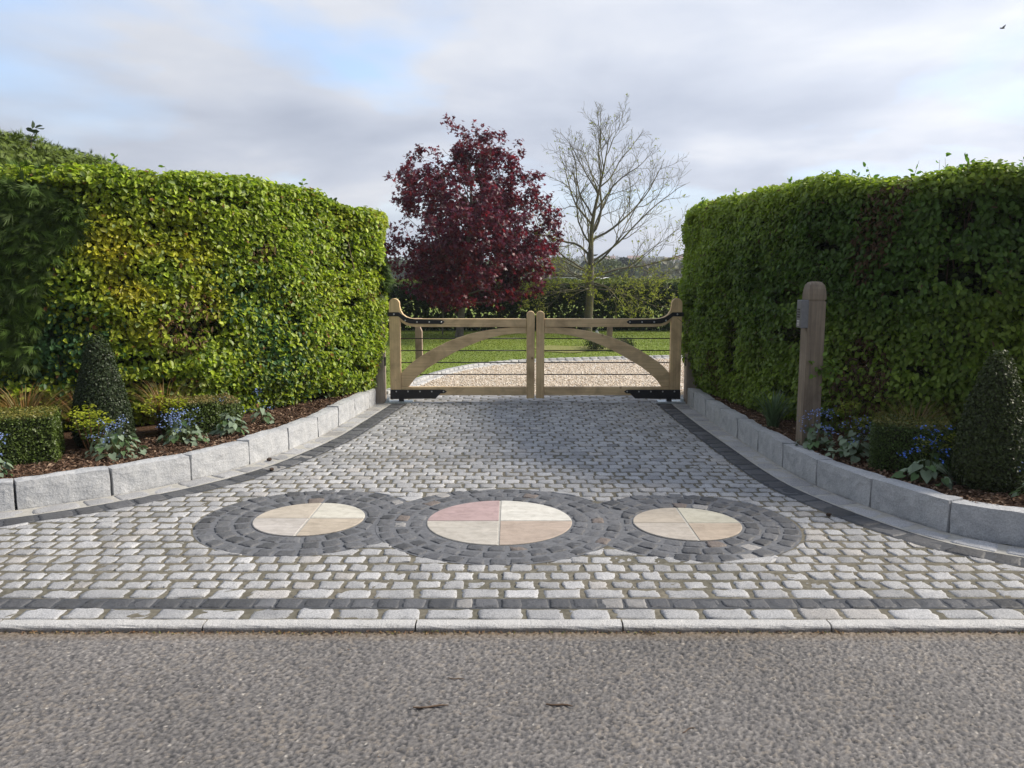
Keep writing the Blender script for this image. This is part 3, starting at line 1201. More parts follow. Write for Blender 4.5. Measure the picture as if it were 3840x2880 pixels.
# ---------------------------------------------------------------- gravel, grass, grit
n = 30000
gp = np.stack([rng.uniform(-1.6, 6.2, n), 10.5 + rng.uniform(0, 1, n) ** 1.15 * 5.3], 1)
gi = ge.p[np.abs(gp[:, None, 0] * 0 + np.searchsorted(ge.p[:, 0], gp[:, 0])[:, None] - 0).astype(int).clip(0, len(ge.p) - 1)[:, 0]]
ymax = np.interp(gp[:, 0], ge.p[:, 0], ge.p[:, 1])
keep = (gp[:, 1] < ymax - 0.25)
keep &= ~((gp[:, 0] > 2.4) & (gp[:, 1] < 11.6))
gp = gp[keep]
n = len(gp)
k = rng.random((n, 1))
gc = np.where(k < .45, [[0.68, 0.59, 0.48]], np.where(k < .75, [[0.78, 0.71, 0.61]], np.where(k < .92, [[0.52, 0.41, 0.30]], [[0.82, 0.79, 0.74]])))
gc = gc * rng.uniform(.8, 1.15, (n, 1))
v, f, t_ = pebbles(np.concatenate([gp, rng.uniform(-.006, .008, (n, 1))], 1), rng.uniform(.010, .019, n), gc)
tag(np_mesh('gravel', v, f, M_pebble, None, t_), 'pale buff gravel behind the gate', kind='stuff')

# pale sett edging of the gravel
Q, Q2 = [], []
s = 0.0
while s < ge.L - 0.2:
    e = s + 0.155
    ss = np.array([s, e])
    a, _ = ge.at(ss, -0.01)
    b, _ = ge.at(ss, 0.10)
    c, _ = ge.at(ss, 0.215)
    Q.append([a[0], b[0], b[1], a[1]])
    Q2.append([b[0], c[0], c[1], b[1]])
    s = e + 0.006
Q = ccw(np.array(Q))
Q2 = ccw(np.array(Q2))
p1 = sett_mesh(Q, shade((0.46, 0.455, 0.44), len(Q), .06), h=0.045, skirt=0.065, jitter=0.002, inset=0.002, tilt=.004)
p2 = sett_mesh(Q2, shade((0.52, 0.51, 0.49), len(Q2), .06), h=0.012, skirt=0.04, jitter=0.004, inset=0.004)
v, f, t_ = merge(p1, p2)
tag(np_mesh('stone_edging', v, f, M_sett, None, t_), 'curved pale stone edging between the lawn and the gravel', 'stone edging')
# pale edging strip behind the hinge side of the left leaf
n = 60000
lp = np.stack([rng.uniform(-4.2, 6.5, n), 10.2 + rng.uniform(0, 1, n) ** 0.9 * 12.6], 1)
ymin = np.interp(lp[:, 0], ge.p[:, 0], ge.p[:, 1], left=10.0)
keep = (lp[:, 1] > ymin + 0.05) | (lp[:, 0] < -1.75)
lp = lp[keep]
n = len(lp)
a = rng.uniform(0, 6.28, n)
dh = np.stack([np.cos(a), np.sin(a), np.zeros(n)], 1)
gc = shade((0.20, 0.265, 0.05), n, .2) + np.array([[0.05, 0.03, 0.0]]) * (rng.random((n, 1)) < .25)
gc = gc * (1 + 0.14 * wob(lp, 1.4, 21))[:, None]
v, f, t_ = blades(np.concatenate([lp, np.full((n, 1), -.004)], 1), dh, rng.uniform(.025, .05, n), rng.uniform(.005, .03, n), rng.uniform(.008, .018, n), gc, seg=2)
tag(np_mesh('grass', v, f, M_blade, None, t_), 'short mown grass behind the gate', kind='stuff')
bm = bmesh.new()
pts = []
for i in range(40):
    a = 2 * pi * i / 40
    rr = 1 + 0.16 * sin(3 * a + 1) + 0.1 * sin(7 * a)
    pts.append((1.25 + 0.85 * cos(a) * rr, 17.0 + 0.75 * sin(a) * rr))
bm.free()
tag(sheet('soil_patch', pts, 0.012, M_bare), 'bare brown patch worn in the lawn')

n = 900
gp = np.stack([rng.uniform(-3, 3, n), rng.uniform(1.6, 3.39, n), np.full(n, -.028)], 1)
k = rng.random((n, 1))
gc = np.where(k < .5, [[0.34, 0.30, 0.25]], np.where(k < .8, [[0.5, 0.47, 0.42]], [[0.20, 0.12, 0.07]]))
v, f, t_ = pebbles(gp, rng.uniform(.0015, .0042, n), gc)
tag(np_mesh('grit', v, f, M_pebble, None, t_), 'loose grit on the tarmac', kind='stuff')
n = 1600
lx = rng.uniform(-3.2, 3.2, n)
den = (wob(lx[:, None] * np.array([[1.0, 0.0]]), 3.0, 4) > rng.uniform(-1.2, .9, n))
lx = lx[den]
n = len(lx)
p = np.stack([lx, 3.398 - np.abs(rng.normal(size=n)) * .012, np.full(n, -.028) + rng.uniform(0, .006, n)], 1)
k = rng.random((n, 1))
c = np.where(k < .5, [[0.16, 0.09, 0.045]], np.where(k < .8, [[0.22, 0.14, 0.06]], [[0.13, 0.14, 0.035]]))
nn = unit(np.stack([rng.normal(size=n) * .6, rng.normal(size=n) * .6, np.ones(n)], 1))
d = unit(np.cross(nn, jit(n)))
v, f, t_ = leaves(p, d, nn, rng.uniform(.006, .02, n), rng.uniform(.004, .008, n), c)
tag(np_mesh('leaf_litter', v, f, M_chip, None, t_), 'brown leaf litter and moss against the kerb', kind='stuff')

# twigs and clods
for (x, y_, a, L, lab) in ((0.175, 2.78, -0.25, 0.10, 'short thick brown twig lying on the tarmac, nearest the picture centre'),
                           (-0.30, 2.77, 0.04, 0.13, 'thin dark twig lying on the tarmac left of the thick twig'),
                           (0.62, 2.62, 0.35, 0.06, 'small curved reddish twig on the tarmac to the right'),
                           (-0.22, 2.98, -0.35, 0.07, 'thin straight brown twig lying on the tarmac nearest the kerb'),
                           (-2.02, 2.92, 0.1, 0.07, 'dry straw coloured leaf sliver on the tarmac far left')):
    s = np.linspace(-.5, .5, 6)
    w = 0.0042 if 'thick' in lab else 0.0022
    pts = np.stack([s * L, 0.008 * np.sin(s * 5 + x), np.full(6, w)], 1)
    v, f = tubes([(pts, np.array([.6, 1, .9, 1, .8, .4]) * w)], 5)
    tw = np_mesh('twig' if 'leaf' not in lab else 'dry_leaf', v, f, M_twig if 'straw' not in lab else plain('straw', (0.4, 0.3, 0.17)))
    tw.location = (x, y_, -0.029)
    tw.rotation_euler = (0, 0, a)
    tag(tw, lab, 'twig' if 'leaf' not in lab else 'dry leaf', 'twigs lying on the road' if 'leaf' not in lab else None)
for (x, y_, r, lab) in ((-2.05, 6.62, .022, 'dark brown clod beside the left dark border, the one nearer the gate'),
                        (-1.93, 6.28, .02, 'dark brown clod beside the left dark border, the one nearer the road'),
                        (2.06, 5.05, .018, 'small dark clod on the setts at the right, near the dark border')):
    bm = bmesh.new()
    bmesh.ops.create_icosphere(bm, subdivisions=2, radius=r)
    for v in bm.verts:
        v.co *= random.uniform(.75, 1.15)
        v.co.z *= 0.7
    o = bm_obj('soil_clod', bm, plain('damp_soil', (0.05, 0.03, 0.02), 0.95))
    o.location = (x, y_, r * .6)
    tag(o, lab, 'clod', 'soil clods on the setts')


# ================================================================ HEDGES
def hedge_samples(path, n, H, thick, z0=0.18, rnd=0.16, bulge=0.07, seed=1, depth=0.10, undercut=0.16, smin=0.0, smax=None, shingle=0.0):
    s = rng.uniform(smin, smax or path.L, n)
    Hs = H(s) if callable(H) else np.full(n, H)
    Lf = Hs - rnd - z0
    La = rnd * pi / 2
    Lt = thick - rnd
    q = rng.random(n) * (Lf + La + Lt)
    o = np.zeros(n)
    z = np.zeros(n)
    no = np.zeros(n)
    nz = np.zeros(n)
    A = q < Lf
    B = (~A) & (q < Lf + La)
    T = ~(A | B)
    z[A] = z0 + q[A]
    no[A] = 1
    th = (q[B] - Lf[B]) / rnd
    o[B] = -rnd + rnd * np.cos(th)
    z[B] = Hs[B] - rnd + rnd * np.sin(th)
    no[B] = np.cos(th)
    nz[B] = np.sin(th)
    o[T] = -rnd - (q[T] - Lf[T] - La)
    z[T] = Hs[T]
    nz[T] = 1
    o -= undercut * np.clip((z0 + 0.5 - z) / 0.5, 0, 1) ** 1.5
    sz = np.stack([s, z + o], 1)
    bul = wob(sz, 2.6, seed) * bulge + wob(sz, 7.5, seed + 7) * bulge * 0.55
    bul += wob(np.stack([s * 5.0, z * 15 + o * 15], 1), 1.0, seed + 21) * shingle
    dep = -rng.exponential(depth, n) + rng.normal(size=n) * 0.012
    xy, nxy = path.at(s, o)
    Nn = np.concatenate([nxy * no[:, None], nz[:, None]], 1)
    P = np.concatenate([xy, z[:, None]], 1) + Nn * (bul + dep)[:, None]
    return P, Nn, s, z, -dep


def leaf_dirs(Nn, up=0.65, out=0.55, rnd=0.5, hang=0.55):
    n = len(Nn)
    U = np.array([[0, 0, 1.0]])
    ln = unit(Nn * out + U * up + jit(n, rnd))
    d = Nn * 0.7 - U * hang + jit(n, 0.55)
    d = unit(d - ln * (d * ln).sum(1, keepdims=True))
    return d, ln


def twig_mesh(path, n, H, thick, parent, seed, smin=0, smax=None, zlo=0.2):
    P, Nn, s, z, dep = hedge_samples(path, n, H, thick, depth=0.12, seed=seed, smin=smin, smax=smax)
    lines = []
    for i in range(n):
        a = P[i] - Nn[i] * 0.35 + rng.normal(size=3) * .06
        a[2] -= 0.15
        b = P[i] + rng.normal(size=3) * .03
        m = (a + b) / 2 + rng.normal(size=3) * .03
        lines.append((np.array([a, m, b]), np.array([.006, .004, .0015])))
    v, f = tubes(lines, 4)
    return np_mesh('twigs', v, f, M_twig, parent)


def stems_mesh(path, n, H, parent, inset, smin=0, smax=None):
    lines = []
    for s in np.linspace(smin + .1, (smax or path.L) - .1, n):
        p, nn = path.at(np.array([s]), np.array([-inset - rng.uniform(0, .15)]))
        x, y_ = p[0]
        pts = [(x + rng.normal() * .03 * i, y_ + rng.normal() * .03 * i, 0.05 + i * (H - .4) / 4) for i in range(5)]
        lines.append((np.array(pts), np.array([.022, .018, .014, .01, .006])))
    v, f = tubes(lines, 6)
    return np_mesh('stems', v, f, M_bark, parent)


# ---- left hedge
LH = Path([(-8.2, 5.9), (-6.4, 6.25), (-5.2, 6.5), (-4.2, 6.8), (-3.4, 7.12), (-2.78, 7.6), (-2.28, 8.25), (-1.84, 9.0), (-1.585, 9.5), (-1.57, 9.95), (-1.75, 10.6)], side=1)


def HL(s):
    x = np.interp(s, LH.s, LH.p[:, 0])
    return np.interp(x, [-7, -4.5, -3.4, -2.5, -2.0, -1.55], [2.42, 2.44, 2.46, 2.48, 2.46, 2.27])


hl = empty('hedge', (-3.2, 7.9, 0.17), 'tall clipped beech hedge in sunlight with yellow green leaves, left of the gate', 'hedge')
hl_loc = np.array([-3.2, 7.9, 0.17])
P, Nn, s, z, dep = hedge_samples(LH, 108000, HL, 1.15, seed=3, smin=2.6, depth=0.075, bulge=0.04, shingle=.028, rnd=.11)
xw = P[:, 0]
# dark conifer growing through the left part
cmask = (wob(np.stack([s, z], 1), 2.6, 40) * 0.75 + np.interp(xw, [-4.6, -3.9, -3.35], [0.8, 0.1, -0.75])
         + 0.85 * np.exp(-(((xw + 2.95) / .33) ** 2 + ((z - 1.75) / .33) ** 2)) - 0.9 * (z < 0.8) - 0.5 * np.clip((z - 2.15) / .2, 0, 1) + 0.7 * np.exp(-(((xw + 3.75) / .3) ** 2 + ((z - 2.0) / .25) ** 2))) > 0.12
cmask &= (rng.random(len(P)) < 0.93) & ~((wob(np.stack([s, z * 1.3], 1), 6.0, 46) > .55) & (rng.random(len(P)) < .75))
hole = 1.0 * (wob(np.stack([s, z * 1.3], 1), 3.6, 77) > 1.02)
gaps = wob(np.stack([s * 5.0, z * 13], 1), 1.0, 90) < -.78
bare = (wob(np.stack([s, z * 1.2], 1), 3.1, 55) > 0.98)
keep = ~cmask & ~((hole > 0) & (dep < .08) & (rng.random(len(P)) < .75)) & ~(gaps & (dep < .10) & (rng.random(len(P)) < .9) & (Nn[:, 2] < .5))
d, ln = leaf_dirs(Nn)
nL = len(P)
yel = np.exp(-(((xw + 3.35) / .55) ** 2 + ((z - 1.55) / .55) ** 2)) * 0.95 + np.clip(wob(np.stack([s, z], 1), 2.0, 61), 0, 1) * .35 + 0.25 * np.exp(-(((xw + 3.1) / .8) ** 2 + ((z - .9) / .3) ** 2))
yel = np.clip(yel * np.clip(.55 + .9 * wob(np.stack([s, z * 1.4], 1), 5.5, 63), 0, 1.3) + rng.normal(size=nL) * .12, 0, 1)[:, None]
g0 = np.array([[0.325, 0.42, 0.042]])
dk = (rng.random((nL, 1)) < .18)
g0 = np.where(dk, np.array([[0.13, 0.21, 0.03]]), g0)
g1 = np.array([[0.54, 0.49, 0.045]])
gt = g0 * (1 - yel) + g1 * yel
gt = gt * (1 + rng.normal(size=(nL, 1)) * .27).clip(.4, 1.6)
pale = rng.random((nL, 1)) < .07
gt = np.where(pale, np.array([[0.34, 0.42, 0.16]]), gt)
ivy = ((np.exp(-(((xw + 4.05) / .4) ** 2 + ((z - .95) / .35) ** 2)) + np.exp(-(((xw + 2.35) / .25) ** 2 + ((z - .75) / .5) ** 2)) * .5 + np.exp(-(((xw + 2.6) / .2) ** 2 + ((z - 1.35) / .3) ** 2)) * .4) > rng.random(nL))
gt = np.where(ivy[:, None], np.array([[0.07, 0.15, 0.055]]) * rng.uniform(.7, 1.4, (nL, 1)), gt)
brown = bare & (rng.random(nL) < .55)
gt = np.where(brown[:, None], np.array([[0.22, 0.13, 0.065]]) * rng.uniform(.7, 1.3, (nL, 1)), gt)
red = rng.random(nL) < .015
gt = np.where(red[:, None], np.array([[0.28, 0.13, 0.05]]), gt)
Ln = rng.uniform(.034, .068, nL)
Wn = Ln * rng.uniform(.58, .78, nL)
Wn = np.where(brown, Wn * .4, Wn)
v, f, t_ = leaves(P[keep] - hl_loc, d[keep], ln[keep], Ln[keep], Wn[keep], gt[keep])
np_mesh('beech_foliage', v, f, M_beech, hl, t_)
cm = cmask
nC = cm.sum()
d2, ln2 = leaf_dirs(Nn[cm], up=0.5, out=0.7, rnd=.5, hang=0.25)
v, f, t_ = sprays(P[cm] - hl_loc, d2, ln2, rng.uniform(.08, .17, nC), shade((0.062, 0.108, 0.017), nC, .42))
np_mesh('conifer_foliage', v, f, M_conifer, hl, t_)['label'] = 'dark green conifer sprays growing through the beech'
tw = twig_mesh(LH, 900, HL, 1.1, hl, 9, smin=2.6)
tw.location = -Vector(hl_loc)
st = stems_mesh(LH, 24, 2.3, hl, .45, smin=2.6)
st.location = -Vector(hl_loc)
# shoots above the top
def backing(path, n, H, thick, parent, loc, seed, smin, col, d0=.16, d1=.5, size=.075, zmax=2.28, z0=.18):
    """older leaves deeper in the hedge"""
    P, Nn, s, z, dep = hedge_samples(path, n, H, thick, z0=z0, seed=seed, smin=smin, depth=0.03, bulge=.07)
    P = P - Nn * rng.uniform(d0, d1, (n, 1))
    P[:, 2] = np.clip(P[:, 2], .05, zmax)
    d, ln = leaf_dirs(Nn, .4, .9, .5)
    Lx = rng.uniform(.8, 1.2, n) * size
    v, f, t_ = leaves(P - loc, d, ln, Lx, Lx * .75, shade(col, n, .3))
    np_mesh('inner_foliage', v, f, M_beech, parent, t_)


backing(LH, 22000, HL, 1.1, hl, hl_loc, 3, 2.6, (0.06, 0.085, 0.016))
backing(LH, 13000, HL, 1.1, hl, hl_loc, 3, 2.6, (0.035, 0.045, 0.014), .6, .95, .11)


def shoots(path, H, n, parent, loc, smin, smax, col, L=.055):
    lines, lp, ld = [], [], []
    for i in range(n):
        s = rng.uniform(smin, smax)
        hh = float(H(np.array([s]))[0]) if callable(H) else H
        p, nn = path.at(np.array([s]), np.array([-rng.uniform(.02, .7)]))
        top = rng.uniform(.02, .13)
        a = np.array([*p[0], hh - .1])
        b = a + np.array([rng.normal() * .04, rng.normal() * .04, .1 + top])
        lines.append((np.array([a, b]), np.array([.0025, .001])))
        for k in range(rng.integers(3, 8)):
            t = rng.uniform(.4, 1.05)
            lp.append(a + (b - a) * t + rng.normal(size=3) * .012)
            ld.append([rng.normal(), rng.normal(), rng.uniform(.1, 1.0)])
    lp = np.array(lp)
    ld = unit(np.array(ld))
    nn = unit(np.cross(ld, jit(len(lp))))
    Lx = rng.uniform(.7, 1.1, len(lp)) * L
    v, f, t_ = leaves(lp + ld * Lx[:, None] * .5 - loc, ld, nn, Lx, Lx * .6, shade(col, len(lp), .2))
    sv, sf = tubes(lines, 4)
    v, f, t_ = merge((v, f, t_), (sv - loc, sf, np.tile([[.10, .07, .04]], (len(sv), 1))))
    np_mesh('top_foliage', v, f, M_beech, parent, t_)


shoots(LH, HL, 12, hl, hl_loc, 2.6, LH.L - .3, (0.2, 0.31, 0.04))

# ---- right hedge
RH = Path([(7.4, 5.25), (6.2, 5.35), (5.2, 5.5), (4.2, 5.75), (3.4, 6.12), (2.92, 6.62), (2.62, 7.2), (2.40, 8.0), (2.19, 9.0), (2.12, 9.5), (2.14, 10.0), (2.34, 10.7)], side=-1)


def HR(s):
    x = np.interp(s, RH.s, RH.p[:, 0])
    return np.interp(x, [2.1, 2.3, 2.9, 3.5, 5.0], [2.38, 2.40, 2.37, 2.39, 2.46]) + 0.012 * np.sin(s * 5)


hr_loc = np.array([3.2, 7.9, 0.17])
hr = empty('hedge', tuple(hr_loc), 'tall clipped beech hedge in dark shade behind the keypad post, right of the gate', 'hedge')
P, Nn, s, z, dep = hedge_samples(RH, 124000, HR, 1.1, seed=5, smin=1.2, depth=0.065, bulge=0.05, shingle=.03)
xw = P[:, 0]
nL = len(P)
holes = [(2.60, 1.0, .09, .11), (2.75, 1.80, .10, .05), (3.35, 1.55, .10, .08)]
hk = np.zeros(nL, bool)
for hx, hz, ax, az in holes:
    hk |= (((xw - hx) / ax) ** 2 + ((z - hz) / az) ** 2 < rng.uniform(.3, 1.2, nL))
hk |= (wob(np.stack([s, z * 1.2], 1), 3.4, 79) > 1.05) & (dep < .1)
con = (np.interp(xw, [3.9, 4.4, 5.0], [-.8, .25, .9]) + wob(np.stack([s, z], 1), 3, 44) * .4) > .2
hk |= (wob(np.stack([s * 5.0, z * 11], 1), 1.0, 91) < -.85) & (dep < .09) & (Nn[:, 2] < .5) & (rng.random(nL) < .9)
keep = ~hk & ~con
d, ln = leaf_dirs(Nn, up=.55, out=.75, rnd=.5, hang=.75)
lite = np.clip(wob(np.stack([s, z], 1), 2.2, 62) * .5 + .40 + .45 * np.interp(P[:, 1], [7.0, 8.6], [0, 1]) - .25 * np.interp(xw, [2.9, 3.5], [0, 1]) + rng.normal(size=nL) * .15, 0, 1)[:, None]  # light on the gate end is painted into the leaf tint here
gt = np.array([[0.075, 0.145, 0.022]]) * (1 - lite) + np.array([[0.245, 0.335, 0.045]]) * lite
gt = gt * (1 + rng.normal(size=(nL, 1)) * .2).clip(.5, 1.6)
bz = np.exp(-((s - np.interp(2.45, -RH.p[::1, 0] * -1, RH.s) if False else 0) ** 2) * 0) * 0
ridge = np.clip((z - 2.12) / .2, 0, 1)[:, None] * rng.uniform(.3, 1, (nL, 1))  # backlight along the ridge, painted as lighter leaf colour towards the top
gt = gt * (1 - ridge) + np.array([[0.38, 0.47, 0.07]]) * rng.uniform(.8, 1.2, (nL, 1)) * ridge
brown = ((wob(np.stack([s * 1.6, z * .7], 1), 2.8, 58) > .62) & (rng.random(nL) < .6)) | (rng.random(nL) < .02)
gt = np.where(brown[:, None], np.array([[0.13, 0.075, 0.04]]) * rng.uniform(.7, 1.3, (nL, 1)), gt)
Ln = rng.uniform(.034, .062, nL)
Wn = Ln * rng.uniform(.55, .75, nL)
Wn = np.where(brown, Wn * .45, Wn)
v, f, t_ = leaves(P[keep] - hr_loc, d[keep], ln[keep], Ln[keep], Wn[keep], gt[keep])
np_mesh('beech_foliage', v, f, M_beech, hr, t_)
nC = con.sum()
d2, ln2 = leaf_dirs(Nn[con], up=0.5, out=0.7, rnd=.5, hang=0.25)
v, f, t_ = sprays(P[con] - hr_loc, d2, ln2, rng.uniform(.08, .16, nC), shade((0.045, 0.10, 0.026), nC, .3))
np_mesh('conifer_foliage', v, f, M_conifer, hr, t_)['label'] = 'dark conifer sprays at the outer end'
tw = twig_mesh(RH, 900, HR, 1.05, hr, 10, smin=1.2)
tw.location = -Vector(hr_loc)
st = stems_mesh(RH, 22, 2.3, hr, .45, smin=1.2)
st.location = -Vector(hr_loc)
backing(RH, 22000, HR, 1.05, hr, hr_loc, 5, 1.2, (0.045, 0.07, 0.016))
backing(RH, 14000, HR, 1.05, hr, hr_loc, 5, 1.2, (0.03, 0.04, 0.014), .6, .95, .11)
shoots(RH, HR, 20, hr, hr_loc, 1.2, RH.L - .3, (0.13, 0.25, 0.04))

n = 46
lp = np.array([2.545, 6.40, .80]) + rng.normal(size=(n, 3)) * [.075, .035, .055]
ld = unit(np.stack([rng.normal(size=n) - .3, -np.abs(rng.normal(size=n)), -np.abs(rng.normal(size=n)) * .8], 1))
ln = unit(np.array([[0, -.5, .8]]) + jit(n, .35))
ld = unit(ld - ln * (ld * ln).sum(1, keepdims=True))
Lx = rng.uniform(.045, .065, n)
pv, pf, pt = leaves(lp - hr_loc, ld, ln, Lx, Lx * .65, shade((.15, .24, .035), n, .25))
sv, sf = tubes([(np.array([[2.70, 6.75, .72], [2.64, 6.52, .80], [2.56, 6.40, .84], [2.47, 6.38, .80]]), np.array([.006, .005, .003, .0015]))], 5)
pv, pf, pt = merge((pv, pf, pt), (sv - hr_loc, sf, np.tile([[.1, .07, .04]], (len(sv), 1))))
np_mesh('front_foliage', pv, pf, M_beech, hr, pt)

# ---- conifer hedge rising behind the left one
SH = Path([(-5.25, 7.7), (-5.25, 9.0), (-5.35, 11.5), (-5.5, 14.0)], side=1)
ch_loc = np.array([-5.9, 9.5, 0.0])
ch = empty('conifer_hedge', tuple(ch_loc), 'taller clipped dark conifer hedge rising behind the sunlit beech hedge', 'hedge')
P, Nn, s, z, dep = hedge_samples(SH, 26000, 3.10, 1.7, z0=1.5, seed=8, rnd=.35, depth=.07, undercut=0, bulge=.05)
d2, ln2 = leaf_dirs(Nn, up=0.4, out=0.8, rnd=.5, hang=-.25)
v, f, t_ = sprays(P - ch_loc, d2, ln2, rng.uniform(.06, .12, len(P)), shade((0.125, 0.175, 0.022), len(P), .28))
np_mesh('foliage', v, f, M_conifer, ch, t_)
# a leafy sprig sticking up from it
lines = [(np.array([[-5.13, 8.8, 2.90], [-5.11, 8.8, 3.02], [-5.05, 8.82, 3.13]]), np.array([.006, .004, .002]))]
lp = np.array([[-5.40, 8.8, 3.08], [-5.44, 8.8, 3.12], [-5.36, 8.8, 3.17], [-5.42, 8.8, 3.19], [-5.32, 8.8, 3.22], [-5.38, 8.8, 3.24], [-5.30, 8.8, 3.2]]) + np.array([.29, 0, -.10])
ld = unit(np.array([[1, 0, .2], [-1, 0, .3], [1, .2, .1], [-.8, 0, .2], [1, 0, .3], [.2, 0, 1], [1, 0, -.1]]))
v, f, t_ = leaves(lp - ch_loc, ld, unit(np.cross(ld, jit(7))), np.full(7, .09), np.full(7, .05), shade((.06, .08, .05), 7))
np_mesh('sprig', v, f, M_beech, ch, t_)
v, f = tubes(lines, 4)
o = np_mesh('sprig_stem', v, f, M_twig, ch)
o.location = -Vector(ch_loc)

# ---- far hedge across the lawn
FH = Path([(-16, 22.9), (-8, 22.7), (0, 22.6), (8, 22.7), (18, 22.9)], side=1)
fh_loc = np.array([0.0, 23.3, 0.0])
fh = empty('far_hedge', tuple(fh_loc), 'long low dark clipped hedge across the far side of the lawn', 'hedge')
P, Nn, s, z, dep = hedge_samples(FH, 90000, 1.42, 1.5, z0=0.02, seed=13, rnd=.15, depth=.06, undercut=.10, bulge=.05)
d, ln = leaf_dirs(Nn, up=.5, out=.8, rnd=.5)
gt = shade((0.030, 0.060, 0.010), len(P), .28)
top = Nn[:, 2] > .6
gt[top] = shade((0.15, 0.2, 0.03), int(top.sum()), .22)  # sunlit top painted in: lighter leaf colour on upward faces
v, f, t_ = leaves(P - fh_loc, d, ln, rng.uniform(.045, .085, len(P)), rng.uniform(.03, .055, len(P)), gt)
np_mesh('foliage', v, f, M_conifer, fh, t_)
backing(FH, 16000, 1.36, 1.5, fh, fh_loc, 13, 0, (0.02, 0.035, 0.008), .08, .6, .17, 1.33, .0)


# ================================================================ TREES
def grow(lines, tips, p, d, L, r, level, up=0.05, kids=5, spread=0.75, maxlev=3, wig=0.12, seglen=None, droop=0.0, twist=None, rmin=0.003):
    k = max(4, int(L / 0.16) + 2) if level < 2 else max(3, int(L / 0.12) + 1)
    k = min(k, 14)
    pts = [np.array(p, float)]
    dirs = [unit(np.array(d, float))]
    for i in range(k):
        dd = dirs[-1] + rng.normal(size=3) * wig + np.array([0, 0, up - droop * (1 - i / k)])
        dd = unit(dd)
        dirs.append(dd)
        pts.append(pts[-1] + dd * L / k)
    pts = np.array(pts)
    rad = np.maximum(r * (1 - 0.8 * np.linspace(0, 1, k + 1)), rmin)
    lines.append((pts, rad))
    tips.append((pts, dirs, level))
    if level >= maxlev:
        return
    side = rng.uniform(0, 6.28)
    for c in range(kids):
        t = 0.22 + 0.75 * (c + rng.uniform(0, .7)) / kids
        i = min(int(t * k), k - 1)
        fr = t * k - i
        q = pts[i] + (pts[i + 1] - pts[i]) * min(fr, 1)
        dd = dirs[min(i + 1, k)]
        a = unit(np.cross(dd, [0, 0, 1.0]) + 1e-4)
        b = np.cross(dd, a)
        side += 2.4 + rng.normal() * .4
        lat = a * cos(side) + b * sin(side)
        nd = unit(dd * cos(spread) + lat * sin(spread) + np.array([0, 0, .12]))
        grow(lines, tips, q, nd, L * (1 - t * .55) * rng.uniform(.35, .58), max(rad[i] * .55, rmin), level + 1, up, max(2, kids - 1), spread, maxlev, wig * 1.15, rmin=rmin)


# ---- purple maple
def attach(lines, targets, r0=.006, sag=0.0, minz=1.0, up=.25):
    """grow twigs from the nearest suitable older node out to each target point"""
    nodes = np.concatenate([p for p, r in lines])
    nodes = nodes[nodes[:, 2] > minz]
    out = []
    for t in targets:
        dlt = t - nodes
        dist = np.linalg.norm(dlt, axis=1)
        cost = dist + 1.2 * np.maximum(0, nodes[:, 2] - t[2] + .1)
        k = cost.argmin()
        p = nodes[k]
        n = max(3, int(dist[k] / .12))
        tt = np.linspace(0, 1, n + 1)[:, None]
        mid = (p + t) / 2 + np.array([0, 0, -up * .3 * dist[k]]) + rng.normal(size=3) * .05 * dist[k]
        q = (1 - tt) ** 2 * p + 2 * tt * (1 - tt) * mid + tt ** 2 * t
        out.append((q, np.linspace(r0, r0 * .45, n + 1)))
        nodes = np.concatenate([nodes, q[1:]])
    return out


MX, MY = -1.34, 20.3
mr = empty('maple_tree', (MX, MY, 0), 'purple leaved maple tree with a dense egg shaped crown on the lawn', 'tree')
lines, tips = [], []
tz = np.linspace(0, 4.7, 16)
trunk = np.stack([.34 * np.clip(tz / 2.8, 0, 1) ** 1.6 + .03 * np.sin(tz * 2) - .12 * np.clip(tz - 3, 0, 9) * .5, 0.05 * np.sin(tz * 1.3), tz], 1)
lines.append((trunk, np.interp(tz, [0, .15, .8, 2.0, 3.5, 4.7], [.125, .10, .09, .07, .04, .010])))
envz = np.array([.70, 1.0, 1.5, 2.0, 2.6, 3.2, 3.9, 4.4, 4.8, 5.1])
envr = np.array([.5, 1.4, 1.9, 2.15, 2.2, 2.1, 1.75, 1.25, .75, .15])
envx = np.array([.35, .32, .3, .32, .36, .32, .15, .2, .15, -.05])
for i in range(30):
    t = (i + .5) / 30
    z0 = 1.0 + 3.2 * t
    az = i * 2.39996
    el = radians(12 + 50 * t ** 1.1)
    p0 = np.array([np.interp(z0, tz, trunk[:, 0]), np.interp(z0, tz, trunk[:, 1]), z0])
    L = max(np.interp(z0 + .5, envz, envr) * rng.uniform(.6, .78) / max(cos(el), .75), .35)
    grow(lines, tips, p0, [cos(az) * cos(el), sin(az) * cos(el), sin(el)], L, .03 * (1 - .5 * t), 1, up=.02, kids=4, spread=.75, maxlev=2, wig=.13)
nt_ = 1150
z = rng.uniform(.85, 5.0, nt_ * 3)
rr = np.interp(z, envz, envr)
z = z[rng.random(len(z)) < (rr / 2.2)][:nt_]
rr = np.interp(z, envz, envr)
q = rng.random(len(z)) ** .42
a_ = rng.uniform(0, 6.28, len(z))
lump = 1 + .13 * np.sin(3 * a_ + z * 2.1) + .10 * np.sin(5 * a_ - z * 3.3 + 1)
T = np.stack([np.interp(z, envz, envx) + np.cos(a_) * rr * q * lump, np.sin(a_) * rr * q * lump, z + .12 * rng.normal(size=len(z))], 1)
